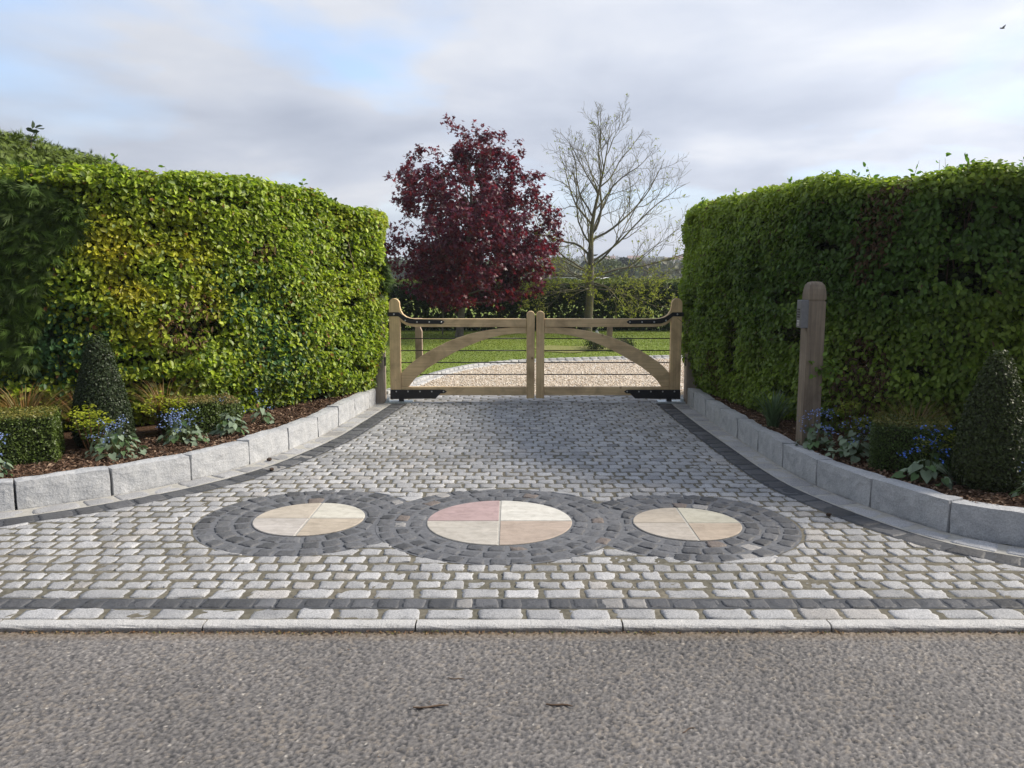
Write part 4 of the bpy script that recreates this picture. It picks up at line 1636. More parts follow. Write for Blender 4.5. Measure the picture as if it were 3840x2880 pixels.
# the holes where sky shows through
T = T[wob(T, 2.3, 5) < .52]
spr = np.array([1.0, 1.0, .935]) * np.array([[-.25, 0, 5.75], [-.2, .1, 5.6], [.42, 0, 5.55], [.1, .1, 5.5], [.75, 0, 5.35], [1.15, 0, 5.4], [1.5, 0, 5.15], [1.6, .1, 4.9], [-.9, 0, 5.0], [-1.2, 0, 4.75], [2.5, 0, 3.35], [2.6, .1, 3.1], [1.9, 0, 4.25]])
T = np.concatenate([T, spr])
T = T[np.argsort(np.linalg.norm(T - np.array([.3, 0, 2.4]), axis=1))]
tw_ = attach(lines, T)
lines += tw_
v, f = tubes(lines, 6)
np_mesh('branches', v, f, M_bark, mr)
lp = []
for pts, rad in tw_:
    cnt = int(rng.uniform(20, 44))
    tt = rng.uniform(.45, 1.05, cnt) * (len(pts) - 1)
    i = np.minimum(tt.astype(int), len(pts) - 2)
    lp.append(pts[i] + (pts[i + 1] - pts[i]) * (tt - i)[:, None] + rng.normal(size=(cnt, 3)) * .075)
lp = np.concatenate(lp)
n = len(lp)
U = np.array([[0, 0, 1.0]])
out = unit(lp - np.array([[0.3, 0, 2.4]]))
ln = unit(U * .5 + out * .5 + jit(n, .6))
d = unit(np.cross(ln, jit(n)) + out * .3 - U * .45)
d = unit(d - ln * (d * ln).sum(1, keepdims=True))
mt = np.array([[0.092, 0.018, 0.044]]) * (1 + rng.normal(size=(n, 1)) * .3).clip(.4, 1.9)
rd = (rng.random(n) < .24)
mt[rd] = np.array([0.155, 0.020, 0.036]) * rng.uniform(.7, 1.3, (int(rd.sum()), 1))
v, f, t_ = lobed(lp, d, ln, rng.uniform(.05, .088, n), mt, fan=(-1.9, -.95, 0, .95, 1.9), wid=.5, short=.82)
np_mesh('crown', v, f, M_maple, mr, t_)

# ---- bare tree coming into leaf
BX, BY = 2.06, 22.0
br = empty('bare_tree', (BX, BY, 0), 'nearly bare spring tree with lichened grey trunk and a few opening leaves', 'tree')
lines, tips = [], []
tz = np.linspace(0, 5.5, 18)
trunk = np.stack([0.045 * tz + .03 * np.sin(tz * 1.7) + .12 * np.clip(tz - 3.0, 0, 9), .04 * np.sin(tz), tz], 1)
lines.append((trunk, np.interp(tz, [0, .12, .6, 1.6, 2.6, 4, 5.5], [.155, .13, .115, .10, .065, .03, .006])))


def tp(z):
    return np.array([np.interp(z, tz, trunk[:, 0]), np.interp(z, tz, trunk[:, 1]), z])


limbs = [  # height, azimuth, elevation, length, radius, droop
    (1.15, 190, 2, 2.2, .030, .05), (1.2, 250, -5, 1.6, .024, .03), (1.35, -12, -4, 2.3, .030, .05), (1.3, 300, 2, 1.8, .026, .05), (1.4, 155, 12, 1.9, .026, .03),
    (1.2, 20, 0, 2.4, .022, .06), (1.3, 215, 2, 2.0, .022, .05), (1.45, 345, 8, 2.6, .024, .04), (1.5, 185, 10, 2.4, .024, .04), (1.25, 330, -4, 2.0, .02, .05), (1.55, 140, 14, 2.0, .022, .03), (1.35, 165, 3, 2.2, .02, .06),
    (1.55, 5, 14, 3.1, .042, .0), (1.6, 215, 20, 2.1, .03, .02), (1.65, 172, 28, 2.5, .036, .0), (1.75, 95, 25, 2.0, .03, 0), (1.8, -30, 28, 2.7, .036, 0),
    (1.9, 20, 30, 2.9, .042, 0), (2.05, 165, 46, 2.7, .045, -.02), (2.2, 250, 42, 2.2, .034, 0), (2.4, 195, 48, 2.5, .036, 0),
    (2.5, 8, 38, 3.0, .045, 0), (2.55, 62, 50, 2.5, .038, 0), (2.6, -15, 64, 3.2, .05, -.01), (2.9, 150, 58, 2.9, .04, 0), (3.1, 185, 62, 2.6, .034, 0),
    (3.3, 15, 48, 2.5, .034, 0), (3.5, 280, 58, 2.2, .03, 0), (3.7, 170, 66, 2.4, .03, 0), (3.9, 5, 55, 2.2, .028, 0), (4.2, 90, 65, 1.8, .024, 0), (4.4, 190, 72, 1.9, .022, 0), (4.7, 0, 68, 1.7, .02, 0), (5.0, 170, 75, 1.4, .016, 0)]
for (z0, az, el, L, r, dr) in limbs:
    az = radians(az)
    el = radians(el - 7 * (z0 > 2.0))
    grow(lines, tips, tp(z0), [cos(az) * cos(el), sin(az) * cos(el), sin(el)], L * (1.16 if cos(az) > .5 else 1.04) * np.interp(z0, [2.3, 2.7, 5], [1, .84, .72]), r * .8, 1, up=.045, kids=9, spread=.76, maxlev=3, wig=.11, droop=dr, rmin=.0032)
v, f = tubes(lines, 5)
np_mesh('branches', v, f, M_lichen, br)
lp, ldir = [], []
for pts, dirs, lev in tips:
    if lev < 2:
        continue
    z_ = pts[-1][2]
    prob = np.interp(z_, [1.0, 2.2, 3.5, 6], [.95, .5, .12, .03])
    if rng.random() < prob:
        c = rng.integers(4, 8)
        for k in range(c):
            lp.append(pts[-1] + rng.normal(size=3) * .012)
            ldir.append(unit(np.array(dirs[-1]) * .6 + rng.normal(size=3) * .7))
    if z_ < 2.2 and rng.random() < .6:
        for k in range(4):
            lp.append(pts[len(pts) // 2] + rng.normal(size=3) * .02)
            ldir.append(unit(rng.normal(size=3)))
lp = np.array(lp)
ldir = np.array(ldir)
n = len(lp)
nn = unit(np.cross(ldir, jit(n)))
Lx = rng.uniform(.03, .065, n)
v, f, t_ = leaves(lp + ldir * Lx[:, None] * .5, ldir, nn, Lx, Lx * .5, shade((0.32, 0.34, 0.05), n, .2))
np_mesh('young_leaves', v, f, M_beech, br, t_)

# ---- young tree behind the maple
yr = empty('young_tree', (-1.85, 21.3, 0), 'small young tree with yellow green leaves in front of the far hedge under the maple', 'tree')
lines = [(np.array([[0, 0, 0], [.02, 0, .5], [0, 0, 1.0], [.02, 0, 1.5], [0, 0, 1.9]]), np.array([.022, .02, .016, .01, .004]))]
tips = []
for i in range(12):
    a = i * 2.4
    grow(lines, tips, [0, 0, .65 + .09 * i], [cos(a), sin(a), .5], .5, .008, 2, kids=3)
v, f = tubes(lines, 5)
np_mesh('stem', v, f, M_bark, yr)
n = 700
lp = np.array([.28, .28, .45]) * rng.normal(size=(n, 3)) * .8 + np.array([0, 0, 1.25])
d = unit(jit(n))
nn = unit(np.cross(d, jit(n)))
v, f, t_ = leaves(lp, d, nn, rng.uniform(.04, .07, n), rng.uniform(.03, .04, n), shade((.13, .17, .03), n, .25))
np_mesh('crown', v, f, M_beech, yr, t_)


# ================================================================ GATE
GY = 9.80


def gate_leaf(x0, sgn, label):
    root = empty('gate_leaf', (x0, GY, 0), label, 'gate', 'two leaves of the oak driveway gate')
    k = 540.0

    def U_(zx):
        return (zx - 148) / k * sgn

    def Z_(zy):
        return 0.052 + (872 - zy) / k

    def prism(name, pts, mat, y0, y1, bev=0.006, parent=root):
        bm = bmesh.new()
        bm_prism(bm, [(x * sgn, z_) for x, z_ in pts], y0, y1)
        return bm_obj(name, bm, mat, parent, bevel=bev)

    u = lambda zx: (zx - 148) / k
    # hanging stile with its rounded swept head
    pts = [(0, Z_(872)), (u(219), Z_(872)), (u(219), Z_(300)), (u(218), Z_(245))]
    for i in range(0, 11):
        a = pi * i / 10
        pts.append((u(183) + (u(218) - u(183)) * cos(a), Z_(245) + (Z_(210) - Z_(245)) * sin(a)))
    pts.append((0, Z_(300)))
    prism('hanging_stile', pts, M_oak_v, -.037, .037)
    # top rail sweeping up into the head
    up = [(219.5, 262), (226, 290), (240, 313), (262, 330), (290, 340), (320, 343), (1051.5, 343)]
    lo = [(1051.5, 399), (320, 397), (285, 393), (255, 383), (232, 368), (219.5, 355)]
    prism('top_rail', [(u(a), Z_(b)) for a, b in up + lo], M_oak_h, -.033, .033)
    # meeting stile
    pts = [(u(1053), Z_(872)), (u(1106), Z_(872)), (u(1106), Z_(318))]
    for i in range(1, 10):
        a = pi * i / 10
        pts.append((u(1079.5) + (u(1106) - u(1079.5)) * cos(a), Z_(318) + (Z_(293) - Z_(318)) * sin(a)))
    pts.append((u(1053), Z_(318)))
    prism('meeting_stile', pts, M_oak_v, -.037, .037)
    prism('bottom_rail', [(u(220), Z_(852)), (u(1052), Z_(852)), (u(1052), Z_(796)), (u(220), Z_(796))], M_oak_h, -.033, .033)
    outer = [(220.5, 705), (262, 660), (300, 628), (345, 597), (430, 545), (520, 500), (600, 469), (680, 444), (770, 424), (860, 410), (950, 402), (1051.5, 400.5)]
    inner = [(1051.5, 440), (980, 441), (900, 450), (820, 467), (750, 489), (650, 529), (560, 574), (470, 625), (400, 668), (340, 715), (300, 755), (270, 794.5), (220.5, 794.5)]
    prism('arched_brace', [(u(a), Z_(b)) for a, b in outer + inner], M_oak_h, -.026, .026, .004)
    for zy in (476, 556, 636, 716):
        bm = bmesh.new()
        bm_cyl(bm, (u(219) * sgn, .03, Z_(zy)), (u(1053) * sgn, .03, Z_(zy)), .0065, n=8)
        bm_obj('rail_wire', bm, M_iron, root, smooth=True)
    # top strap, bent to follow the sweep
    up = [(146, 301), (213, 301), (236, 318), (262, 333), (292, 341), (320, 346), (478, 352), (486, 350), (500, 353), (514, 364)]
    lo = [(500, 376), (486, 379), (478, 377), (320, 376), (285, 374), (258, 365), (236, 350), (214, 330), (205, 327), (146, 328)]
    st_ = prism('strap_hinge', [(u(a) - (.012 if a == 146 else 0), Z_(b)) for a, b in up + lo], M_iron, -.0445, -.0375, 0.0015)
    for bx, by in ((181, 314), (255, 355), (332, 365), (412, 365), (492, 365)):
        bm = bmesh.new()
        bmesh.ops.create_uvsphere(bm, u_segments=10, v_segments=6, radius=.0105, matrix=Matrix.Translation((u(bx) * sgn, -.0445, Z_(by))) @ Matrix.Diagonal((1, .7, 1, 1)))
        bm_obj('bolt', bm, M_bolt, st_, smooth=True)
    sb = prism('heel_strap', [(u(a), Z_(b)) for a, b in [(147, 814), (480, 814), (492, 814), (506, 815), (523, 827), (506, 838), (492, 838), (482, 838), (448, 873), (147, 877)]], M_iron, -.0445, -.0375, 0.0015)
    for bx in (187, 265, 344, 423, 501):
        bm = bmesh.new()
        bmesh.ops.create_uvsphere(bm, u_segments=10, v_segments=6, radius=.0105, matrix=Matrix.Translation((u(bx) * sgn, -.0445, Z_(826))) @ Matrix.Diagonal((1, .7, 1, 1)))
        bm_obj('bolt', bm, M_bolt, sb, smooth=True)
    # pivot foot under the heel
    bm = bmesh.new()
    bm_box(bm, min(.10 * sgn, .16 * sgn), max(.10 * sgn, .16 * sgn), -.03, .03, .004, .046)
    bm_obj('pivot_foot', bm, M_iron, root, bevel=.004)
    return root


gate_leaf(-1.497, 1, 'left oak gate leaf with arched brace, black strap hinges and wires')
gate_leaf(2.0715, -1, 'right oak gate leaf, the mirrored one beside the shaded hedge')
for x, lab in ((-1.50, 'galvanised ground plate under the left gate hinge'), (2.07, 'galvanised ground plate under the right gate hinge')):
    s_ = 1 if x < 0 else -1
    r = empty('ground_plate', (x, GY, 0.0), lab, 'hinge plate', 'galvanised plates under the gate hinges')
    bm = bmesh.new()
    a, b = sorted((-.06 * s_, .27 * s_))
    bm_box(bm, a, b, -.09, .09, -.01, .014)
    bm_obj('plate', bm, M_galv, r, bevel=.004)
    bm = bmesh.new()
    a, b = sorted((-.05 * s_, -.02 * s_))
    bm_box(bm, a, b, -.05, .05, .0145, .05)
    bm_obj('bracket', bm, M_galv, r, bevel=.004)

for x0, x1, lab in ((-1.735, -1.565, 'weathered gate post half hidden in the sunlit hedge'), (2.137, 2.307, 'weathered gate post half hidden in the shaded hedge')):
    r = empty('gate_post', ((x0 + x1) / 2, 9.80, 0), lab, 'gate post', 'gate posts')
    bm = bmesh.new()
    w = .085
    bm_box(bm, -w, w, -w, w, -.05, 1.02)
    bm_obj('post', bm, M_palepost, r, bevel=.008)
    bm = bmesh.new()
    s_ = 1 if x0 < 0 else -1
    bm_box(bm, min(w * s_, (w + .012) * s_), max(w * s_, (w + .012) * s_), -.03, .03, .45, .56)
    bm_obj('latch_plate', bm, M_iron, r, bevel=.003)

# ---- keypad post
kp = empty('keypad_post', (2.447, 6.52, 0.15), 'weathered square wooden post with domed top standing in the right bed', 'post')
w = .072
bm = bmesh.new()
bm_box(bm, -w, w, -w, w, -.15, 1.195)
bm_obj('shaft', bm, M_post, kp, bevel=.004)
bm = bmesh.new()
bm_box(bm, -w + .008, w - .008, -w + .008, w - .008, 1.195, 1.207)
bm_obj('groove', bm, M_post, kp)
bm = bmesh.new()
prev = None
for (h, k) in ((1.207, 1.0), (1.255, .99), (1.295, .93), (1.328, .80), (1.347, .60), (1.354, .30)):
    ring = [bm.verts.new((w * k * a, w * k * b, h)) for a, b in ((-1, -1), (1, -1), (1, 1), (-1, 1))]
    if prev:
        for i in range(4):
            bm.faces.new((prev[i], prev[(i + 1) % 4], ring[(i + 1) % 4], ring[i]))
    else:
        bm.faces.new(ring[::-1])
    prev = ring
bm.faces.new(prev)
bm_obj('cap', bm, M_post, kp, bevel=.003)
kb = empty('keypad', (2.447 - w - .001, 6.475, 1.245), 'grey metal gate keypad box fixed to the drive side of the wooden post', 'keypad')
bm = bmesh.new()
bm_box(bm, -.062, 0, -.052, .052, -.112, .112)
bm_obj('housing', bm, M_steel, kb, bevel=.006)
bm = bmesh.new()
for i in range(4):
    bm_box(bm, -.0645, -.0625, -.024, .030, .03 - i * .02, .042 - i * .02)
bm_obj('speaker_slots', bm, M_iron, kb)
for i in range(4):
    for j in range(2):
        bm = bmesh.new()
        bm_box(bm, -.066, -.0625, -.022 + j * .026, -.006 + j * .026, -.06 - i * .012, -.052 - i * .012)
        bm_obj('button', bm, M_bolt if i % 2 else M_white, kb, bevel=.001)

# ---- timber bollards on the lawn
for x, y_, h, w, sg, lab in ((-1.53, 13.15, .86, .056, 1, 'square timber bollard light with notched top on the left lawn'), (2.12, 17.4, .62, .056, -1, 'square timber bollard light beside low shrubs on the right lawn')):
    r = empty('bollard_light', (x, y_, 0), lab, 'bollard light', 'timber bollard lights on the lawn')
    bm = bmesh.new()
    bm_prism(bm, [(-w * sg, -.05), (w * sg, -.05), (w * sg, h - .22), (w * .25 * sg, h - .1), (w * .25 * sg, h - .035), (-w * sg, h - .035)], -w, w)
    bm_obj('post', bm, M_bollard, r, bevel=.006)
    bm = bmesh.new()
    bm_box(bm, min(-w * sg, w * sg), max(-w * sg, w * sg), -w, w, h - .034, h)
    bm_obj('cap', bm, M_bollard, r, bevel=.006)
    bm = bmesh.new()
    bm_box(bm, min(.02 * sg, w * .8 * sg), max(.02 * sg, w * .8 * sg), -w * .6, w * .6, h - .045, h - .036)
    bm_obj('lamp', bm, M_white, r)
# ---- spotlights
for x, y_, a, lab in ((-.74, 18.7, .4, 'small white spike spotlight in the lawn left of the gate gap'), (2.2, 20.6, -.3, 'small white spike spotlight in the lawn behind the right bollard')):
    r = empty('garden_spotlight', (x, y_, 0), lab, 'garden light', 'garden spotlights in the lawn')
    bm = bmesh.new()
    bm_cyl(bm, (0, 0, -.02), (0, 0, .07), .009)
    bm_obj('spike', bm, M_iron, r)
    bm = bmesh.new()
    bm_cyl(bm, (-.05 * a, .02, .075), (.08 * a, -.05, .135), .024, .034, 12)
    bm_obj('lamp_head', bm, M_white, r, smooth=False)


# ================================================================ BED PLANTS
def rbox_samples(n, sx, sy, sz, rnd):
    """points on a box standing on z=0 with rounded edges, bottom left off"""
    a = np.array([sy * sz, sy * sz, sx * sz, sx * sz, sx * sy])
    k = rng.choice(5, size=n, p=a / a.sum())
    u = rng.uniform(-.5, .5, n)
    w_ = rng.uniform(-.5, .5, n)
    P = np.zeros((n, 3))
    Nn = np.zeros((n, 3))
    for i in range(5):
        m = k == i
        if i < 2:
            sg = 1 if i else -1
            P[m] = np.stack([np.full(m.sum(), sg * .5 * sx), u[m] * sy, (w_[m] + .5) * sz], 1)
            Nn[m] = [sg, 0, 0]
        elif i < 4:
            sg = 1 if i == 3 else -1
            P[m] = np.stack([u[m] * sx, np.full(m.sum(), sg * .5 * sy), (w_[m] + .5) * sz], 1)
            Nn[m] = [0, sg, 0]
        else:
            P[m] = np.stack([u[m] * sx, w_[m] * sy, np.full(m.sum(), sz)], 1)
            Nn[m] = [0, 0, 1]
    c = np.stack([np.clip(P[:, 0], -sx / 2 + rnd, sx / 2 - rnd), np.clip(P[:, 1], -sy / 2 + rnd, sy / 2 - rnd), np.clip(P[:, 2], 0, sz - rnd)], 1)
    dd = P - c
    l = np.linalg.norm(dd, axis=1, keepdims=True)
    Nn = np.where(l > 1e-5, dd / np.maximum(l, 1e-6), Nn)
    P = c + Nn * rnd
    return P, Nn


def clipped(root, P, Nn, size, col, topcol, n_tops, core):
    n = len(P)
    P = P + Nn * (wob(P, 9, 31) * .014 - rng.exponential(.016, n) + rng.normal(size=n) * .006)[:, None]
    ln = unit(Nn * .7 + np.array([[0, 0, .35]]) + jit(n, .55))
    d = unit(np.cross(ln, jit(n)))
    tint = shade(col, n, .28)
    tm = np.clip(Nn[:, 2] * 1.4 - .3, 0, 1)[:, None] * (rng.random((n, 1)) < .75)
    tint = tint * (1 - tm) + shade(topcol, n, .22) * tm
    L = rng.uniform(.7, 1.25, n) * size
    v, f, t_ = quads(P, d, ln, L, L * .62, tint)
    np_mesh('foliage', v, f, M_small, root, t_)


M_core = plain('shaded_inner_twigs', (0.035, 0.04, 0.018), 0.95, 0, .4, 30, .8, .03)


def core_box(root, sx, sy, sz):
    bm = bmesh.new()
    bm_box(bm, -sx / 2, sx / 2, -sy / 2, sy / 2, -.03, sz)
    bmesh.ops.subdivide_edges(bm, edges=bm.edges[:], cuts=4, use_grid_fill=True)
    for v in bm.verts:
        v.co += Vector((random.gauss(0, .01), random.gauss(0, .01), random.gauss(0, .008)))
    bm_obj('inner_twigs', bm, M_core, root)


def box_cube(x, y_, rz, sx, sy, sz, col, top, lab, n):
    r = empty('box_bush', (x, y_, .165), lab, 'box bush', 'clipped box bushes', rz)
    P, Nn = rbox_samples(n, sx, sy, sz, .05)
    clipped(r, P, Nn, .019, col, top, 0, None)
    core_box(r, sx - .09, sy - .09, sz - .055)


def lathe_topiary(name, x, y_, prof, size, col, top, lab, n, cat, grp):
    """prof: list (r, z)"""
    r = empty(name, (x, y_, .165), lab, cat, grp)
    pr_ = np.array(prof)
    zz = np.linspace(pr_[0, 1], pr_[-1, 1], 200)
    rr = np.interp(zz, pr_[:, 1], pr_[:, 0])
    w_ = rr + .015
    z = rng.choice(zz, size=n, p=w_ / w_.sum()) + rng.uniform(-.5, .5, n) * (zz[1] - zz[0])
    rad = np.interp(z, zz, rr)
    slope = np.interp(z, zz, np.gradient(rr, zz))
    a = rng.uniform(0, 6.28, n)
    Nn = unit(np.stack([np.cos(a), np.sin(a), -slope.clip(-4, 1)], 1))
    P = np.stack([np.cos(a) * rad, np.sin(a) * rad, z], 1)
    clipped(r, P, Nn, size, col, top, 0, None)
    bm = bmesh.new()
    prev = None
    for q, h in prof:
        q = max(q - .04, .004)
        ring = [bm.verts.new((q * cos(i * pi / 8) * random.uniform(.93, 1.05), q * sin(i * pi / 8) * random.uniform(.93, 1.05), min(h, prof[-1][1] - .04))) for i in range(16)]
        if prev:
            for i in range(16):
                bm.faces.new((prev[i], prev[(i + 1) % 16], ring[(i + 1) % 16], ring[i]))
        prev = ring
    bm.faces.new(prev)
    bm_obj('inner_twigs', bm, M_core, r)


BOXC, BOXT = (0.085, 0.125, 0.022), (0.22, 0.20, 0.045)
box_cube(-3.80, 5.96, .42, .66, .52, .375, BOXC, BOXT, 'largest clipped box cube, olive green, at the near end of the sunlit bed', 22000)
box_cube(-2.86, 7.02, .55, .46, .40, .31, BOXC, (0.24, 0.19, 0.07), 'smaller clipped box cube with browned top, right of the cone in the sunlit bed', 13000)
lathe_topiary('box_ball', -2.66, 7.30, [(.11, 0), (.15, .08), (.165, .16), (.15, .23), (.09, .285), (.02, .31)], .018, BOXC, (0.27, 0.19, 0.08), 'small rounded box ball with bleached top beside the smaller box cube', 6000, 'box bush', 'clipped box bushes')
CONE = [(.19, 0), (.225, .09), (.225, .22), (.20, .42), (.165, .58), (.115, .74), (.07, .84), (.02, .90)]
lathe_topiary('topiary_cone', -3.37, 6.50, CONE, .020, (0.042, 0.062, 0.025), (0.06, 0.085, 0.03), 'dark clipped cone topiary in the sunlit bed between two box cubes', 20000, 'topiary', 'clipped topiary cones')
box_cube(2.90, 5.72, -.45, .52, .46, .36, (0.06, 0.10, 0.02), (0.16, 0.15, 0.035), 'dark clipped box cube in the shaded bed, right of the keypad post', 16000)
lathe_topiary('topiary_cone', 3.16, 5.16, [(a * 1.02, b * 1.0) for a, b in CONE], .020, (0.045, 0.065, 0.015), (0.065, 0.085, 0.02), 'broad olive cone topiary in the shaded bed right of the dark box cube', 18000, 'topiary', 'clipped topiary cones')


def brunnera(x, y_, rad, nl, nf, lab, big=1.0, fl=(0.22, 0.30, 0.56)):
    nl = int(nl * 2.2)
    r = empty('silver_leaved_plant', (x, y_, .165), lab, 'flowering plant', 'silver leaved plants with blue flowers')
    a = rng.uniform(0, 6.28, nl)
    q = np.sqrt(rng.random(nl)) * rad
    dome = .03 + .17 * (1 - (q / rad) ** 2) * min(big, 1.0) * rng.uniform(.4, 1.1, nl)
    P = np.stack([np.cos(a) * q, np.sin(a) * q, dome + rng.normal(size=nl) * .02], 1)
    outd = np.stack([np.cos(a), np.sin(a), np.full(nl, -.45)], 1)
    ln = unit(np.stack([np.cos(a) * .6, np.sin(a) * .6, np.ones(nl)], 1) + jit(nl, .3))
    d = unit(outd + jit(nl, .35))
    d = unit(d - ln * (d * ln).sum(1, keepdims=True))
    L = rng.uniform(.038, .07, nl) * big
    c = np.where(rng.random((nl, 1)) < .75, [[0.215, 0.28, 0.19]], [[0.09, 0.155, 0.06]]) * rng.uniform(.75, 1.2, (nl, 1))
    # heart shape: a leaf with two rounded shoulders at its base
    Sd = unit(np.cross(ln, d))
    l = L[:, None]
    vs = np.stack([P, P - d * l * .18 + Sd * l * .25 + ln * l * .05, P + d * l * .08 + Sd * l * .44 + ln * l * .07, P + d * l * .45 + Sd * l * .34 + ln * l * .03, P + d * l * .95 - ln * l * .12,
                   P + d * l * .45 - Sd * l * .34 + ln * l * .03, P + d * l * .08 - Sd * l * .44 + ln * l * .07, P - d * l * .18 - Sd * l * .25 + ln * l * .05], 1)
    b = (np.arange(nl) * 8)[:, None]
    f = [np.concatenate([b + [0, 1, 2, 3], b + [0, 5, 6, 7]]), np.concatenate([b + [0, 3, 4], b + [0, 4, 5]])]
    lv, lf, lt = vs.reshape(-1, 3), f, np.repeat(c, 8, axis=0)
    lines = [(np.array([[0, 0, 0], P[i] * [.5, .5, .55], P[i]]), np.array([.002, .0018, .0015])) for i in range(0, nl, 3)]
    FP = []
    for i in range(nf):
        a_ = rng.uniform(0, 6.28)
        q_ = rng.uniform(.2, 1.2) * rad
        top = np.array([cos(a_) * q_, sin(a_) * q_, rng.uniform(.14, .31) * big])
        lines.append((np.array([[0, 0, .02], top * [.6, .6, .6], top]), np.array([.0018, .0014, .001])))
        m = rng.integers(6, 13)
        FP.append(top + rng.normal(size=(m, 3)) * [.026, .026, .016])
    v, f = tubes(lines, 4)
    np_mesh('leaves', np.concatenate([lv, v]), [lf[0], lf[1], f + len(lv)], M_silver, r, np.concatenate([lt, np.tile([[.10, .14, .05]], (len(v), 1))]))
    FP = np.concatenate(FP)
    n = len(FP)
    ln = unit(np.array([[0, -.35, .8]]) + jit(n, .4))
    d = unit(np.cross(ln, jit(n)))
    fan = (-2.5, -1.25, 0, 1.25, 2.5)
    v, f, t_ = lobed(FP, d, ln, rng.uniform(.005, .0085, n), shade(fl, n, .25), fan=fan, wid=.9, short=1)
    np_mesh('blossoms', v, f, M_petal, r, t_)


brunnera(-3.66, 5.42, .17, 30, 12, 'silver leaved blue flowered plant at the left picture edge before the box cube')
brunnera(-3.07, 6.08, .20, 46, 15, 'silver leaved plant with blue flowers in front of the sunlit cone topiary')
brunnera(-2.74, 6.55, .19, 44, 30, 'plant with the most blue flowers, in front of the smaller sunlit box cube', .9)
brunnera(-2.47, 6.92, .14, 24, 3, 'pale silver leaved plant with large leaves beside the box ball', 1.15)
brunnera(-2.36, 7.45, .09, 10, 5, 'small low silver plant with a blue spray, nearest the gate')
brunnera(2.43, 6.30, .14, 22, 16, 'blue flowered plant at the foot of the keypad post')
brunnera(2.60, 5.98, .19, 44, 20, 'broad silver leaved plant with blue flowers left of the dark box cube', 1.0)
brunnera(2.80, 5.27, .16, 22, 12, 'big heart leaved silver plant right against the granite in front of the dark box cube', 1.35, (0.08, 0.17, 0.55))
brunnera(3.25, 4.75, .15, 22, 14, 'silver leaved plant at the right picture edge, below the olive cone')


def euphorbia(x, y_, rad, h, n_st, lab, col=(0.36, 0.40, 0.03)):
    r = empty('spurge_plant', (x, y_, .165), lab, 'plant', 'yellow green spurge plants')
    lines, hp, lp, ld = [], [], [], []
    for i in range(n_st):
        a = rng.uniform(0, 6.28)
        q = math.sqrt(rng.random()) * rad
        top = np.array([cos(a) * q, sin(a) * q, h * rng.uniform(.55, 1.05)])
        lines.append((np.array([top * [.3, .3, 0], top * [.75, .75, .6], top]), np.array([.004, .0035, .002])))
        m = 22
        hp.append(top + rng.normal(size=(m, 3)) * [.032, .032, .016])
        for k in range(16):
            t = rng.uniform(.35, .95)
            lp.append(top * [t, t, t])
            ld.append([rng.normal(), rng.normal(), rng.uniform(-.2, .5)])
    sv, sf = tubes(lines, 5)
    hp = np.concatenate(hp)
    n = len(hp)
    ln = unit(np.array([[0, -.2, 1.0]]) + jit(n, .35))
    d = unit(np.cross(ln, jit(n)))
    v, f, t_ = leaves(hp, d, ln, rng.uniform(.018, .030, n), rng.uniform(.017, .026, n), shade(col, n, .18))
    np_mesh('blossoms', v, f, M_beech, r, t_)
    lp = np.array(lp)
    ld = unit(np.array(ld))
    n = len(lp)
    v, f, t_ = leaves(lp + ld * .025, ld, unit(np.cross(ld, jit(n))), np.full(n, .05), np.full(n, .012), shade((.12, .17, .035), n, .25))
    v, f, t_ = merge((v, f, t_), (sv, sf, np.tile([[.16, .09, .05]], (len(sv), 1))))
    np_mesh('leaves', v, f, M_beech, r, t_)


euphorbia(-3.30, 6.18, .15, .36, 16, 'yellow green spurge between the largest box cube and the cone')
euphorbia(-2.98, 6.82, .16, .36, 18, 'yellow green spurge right of the sunlit cone topiary')
euphorbia(3.00, 5.50, .14, .32, 14, 'dull yellow green spurge between the dark box cube and the olive cone', (0.22, 0.25, 0.025))
euphorbia(2.68, 6.22, .10, .38, 7, 'small spurge behind the dark box cube near the keypad post', (0.22, 0.25, 0.03))


def sedge(x, y_, n, h, reach, w, cols, lab, name='sedge_tuft', cat='ornamental grass', grp='ornamental grass tufts in the beds'):
    r = empty(name, (x, y_, .16), lab, cat, grp)
    a = rng.uniform(0, 6.28, n)
    dh = np.stack([np.cos(a), np.sin(a), np.zeros(n)], 1)
    P = np.concatenate([dh[:, :2] * rng.uniform(0, .05, (n, 1)), np.zeros((n, 1))], 1)
    c = np.array(cols)[rng.integers(0, len(cols), n)] * rng.uniform(.7, 1.25, (n, 1))
    v, f, t_ = blades(P, dh, rng.uniform(.6, 1.2, n) * h, rng.uniform(.2, 1.1, n) * reach, np.full(n, w), c, seg=6, droop=.95)
    np_mesh('blades', v, f, M_blade, r, t_)


TAN = [(0.34, 0.20, 0.07), (0.25, 0.11, 0.045), (0.18, 0.17, 0.045), (0.38, 0.28, 0.12)]
sedge(-4.00, 6.48, 420, .80, .75, .007, TAN, 'arching tan and red sedge behind the largest box cube')
sedge(-3.62, 6.70, 110, .80, .45, .006, TAN, 'thin reddish sedge tuft left of the sunlit cone')
sedge(-3.04, 6.92, 160, .80, .40, .006, TAN, 'upright brown green sedge right of the sunlit cone')
sedge(3.05, 5.98, 220, .78, .62, .006, [(0.22, 0.15, 0.06), (0.14, 0.12, 0.04), (0.28, 0.2, 0.09)], 'brown arching sedge behind the dark box cube in the shaded bed')
sedge(3.66, 5.45, 90, .85, .45, .006, [(0.22, 0.13, 0.06), (0.15, 0.12, 0.04)], 'brown sedge behind the olive cone at the right picture edge')
sedge(2.40, 7.25, 110, .55, .34, .013, [(0.09, 0.15, 0.07), (0.13, 0.2, 0.1)], 'blue green broad bladed tuft under the shaded hedge, left of the keypad post')
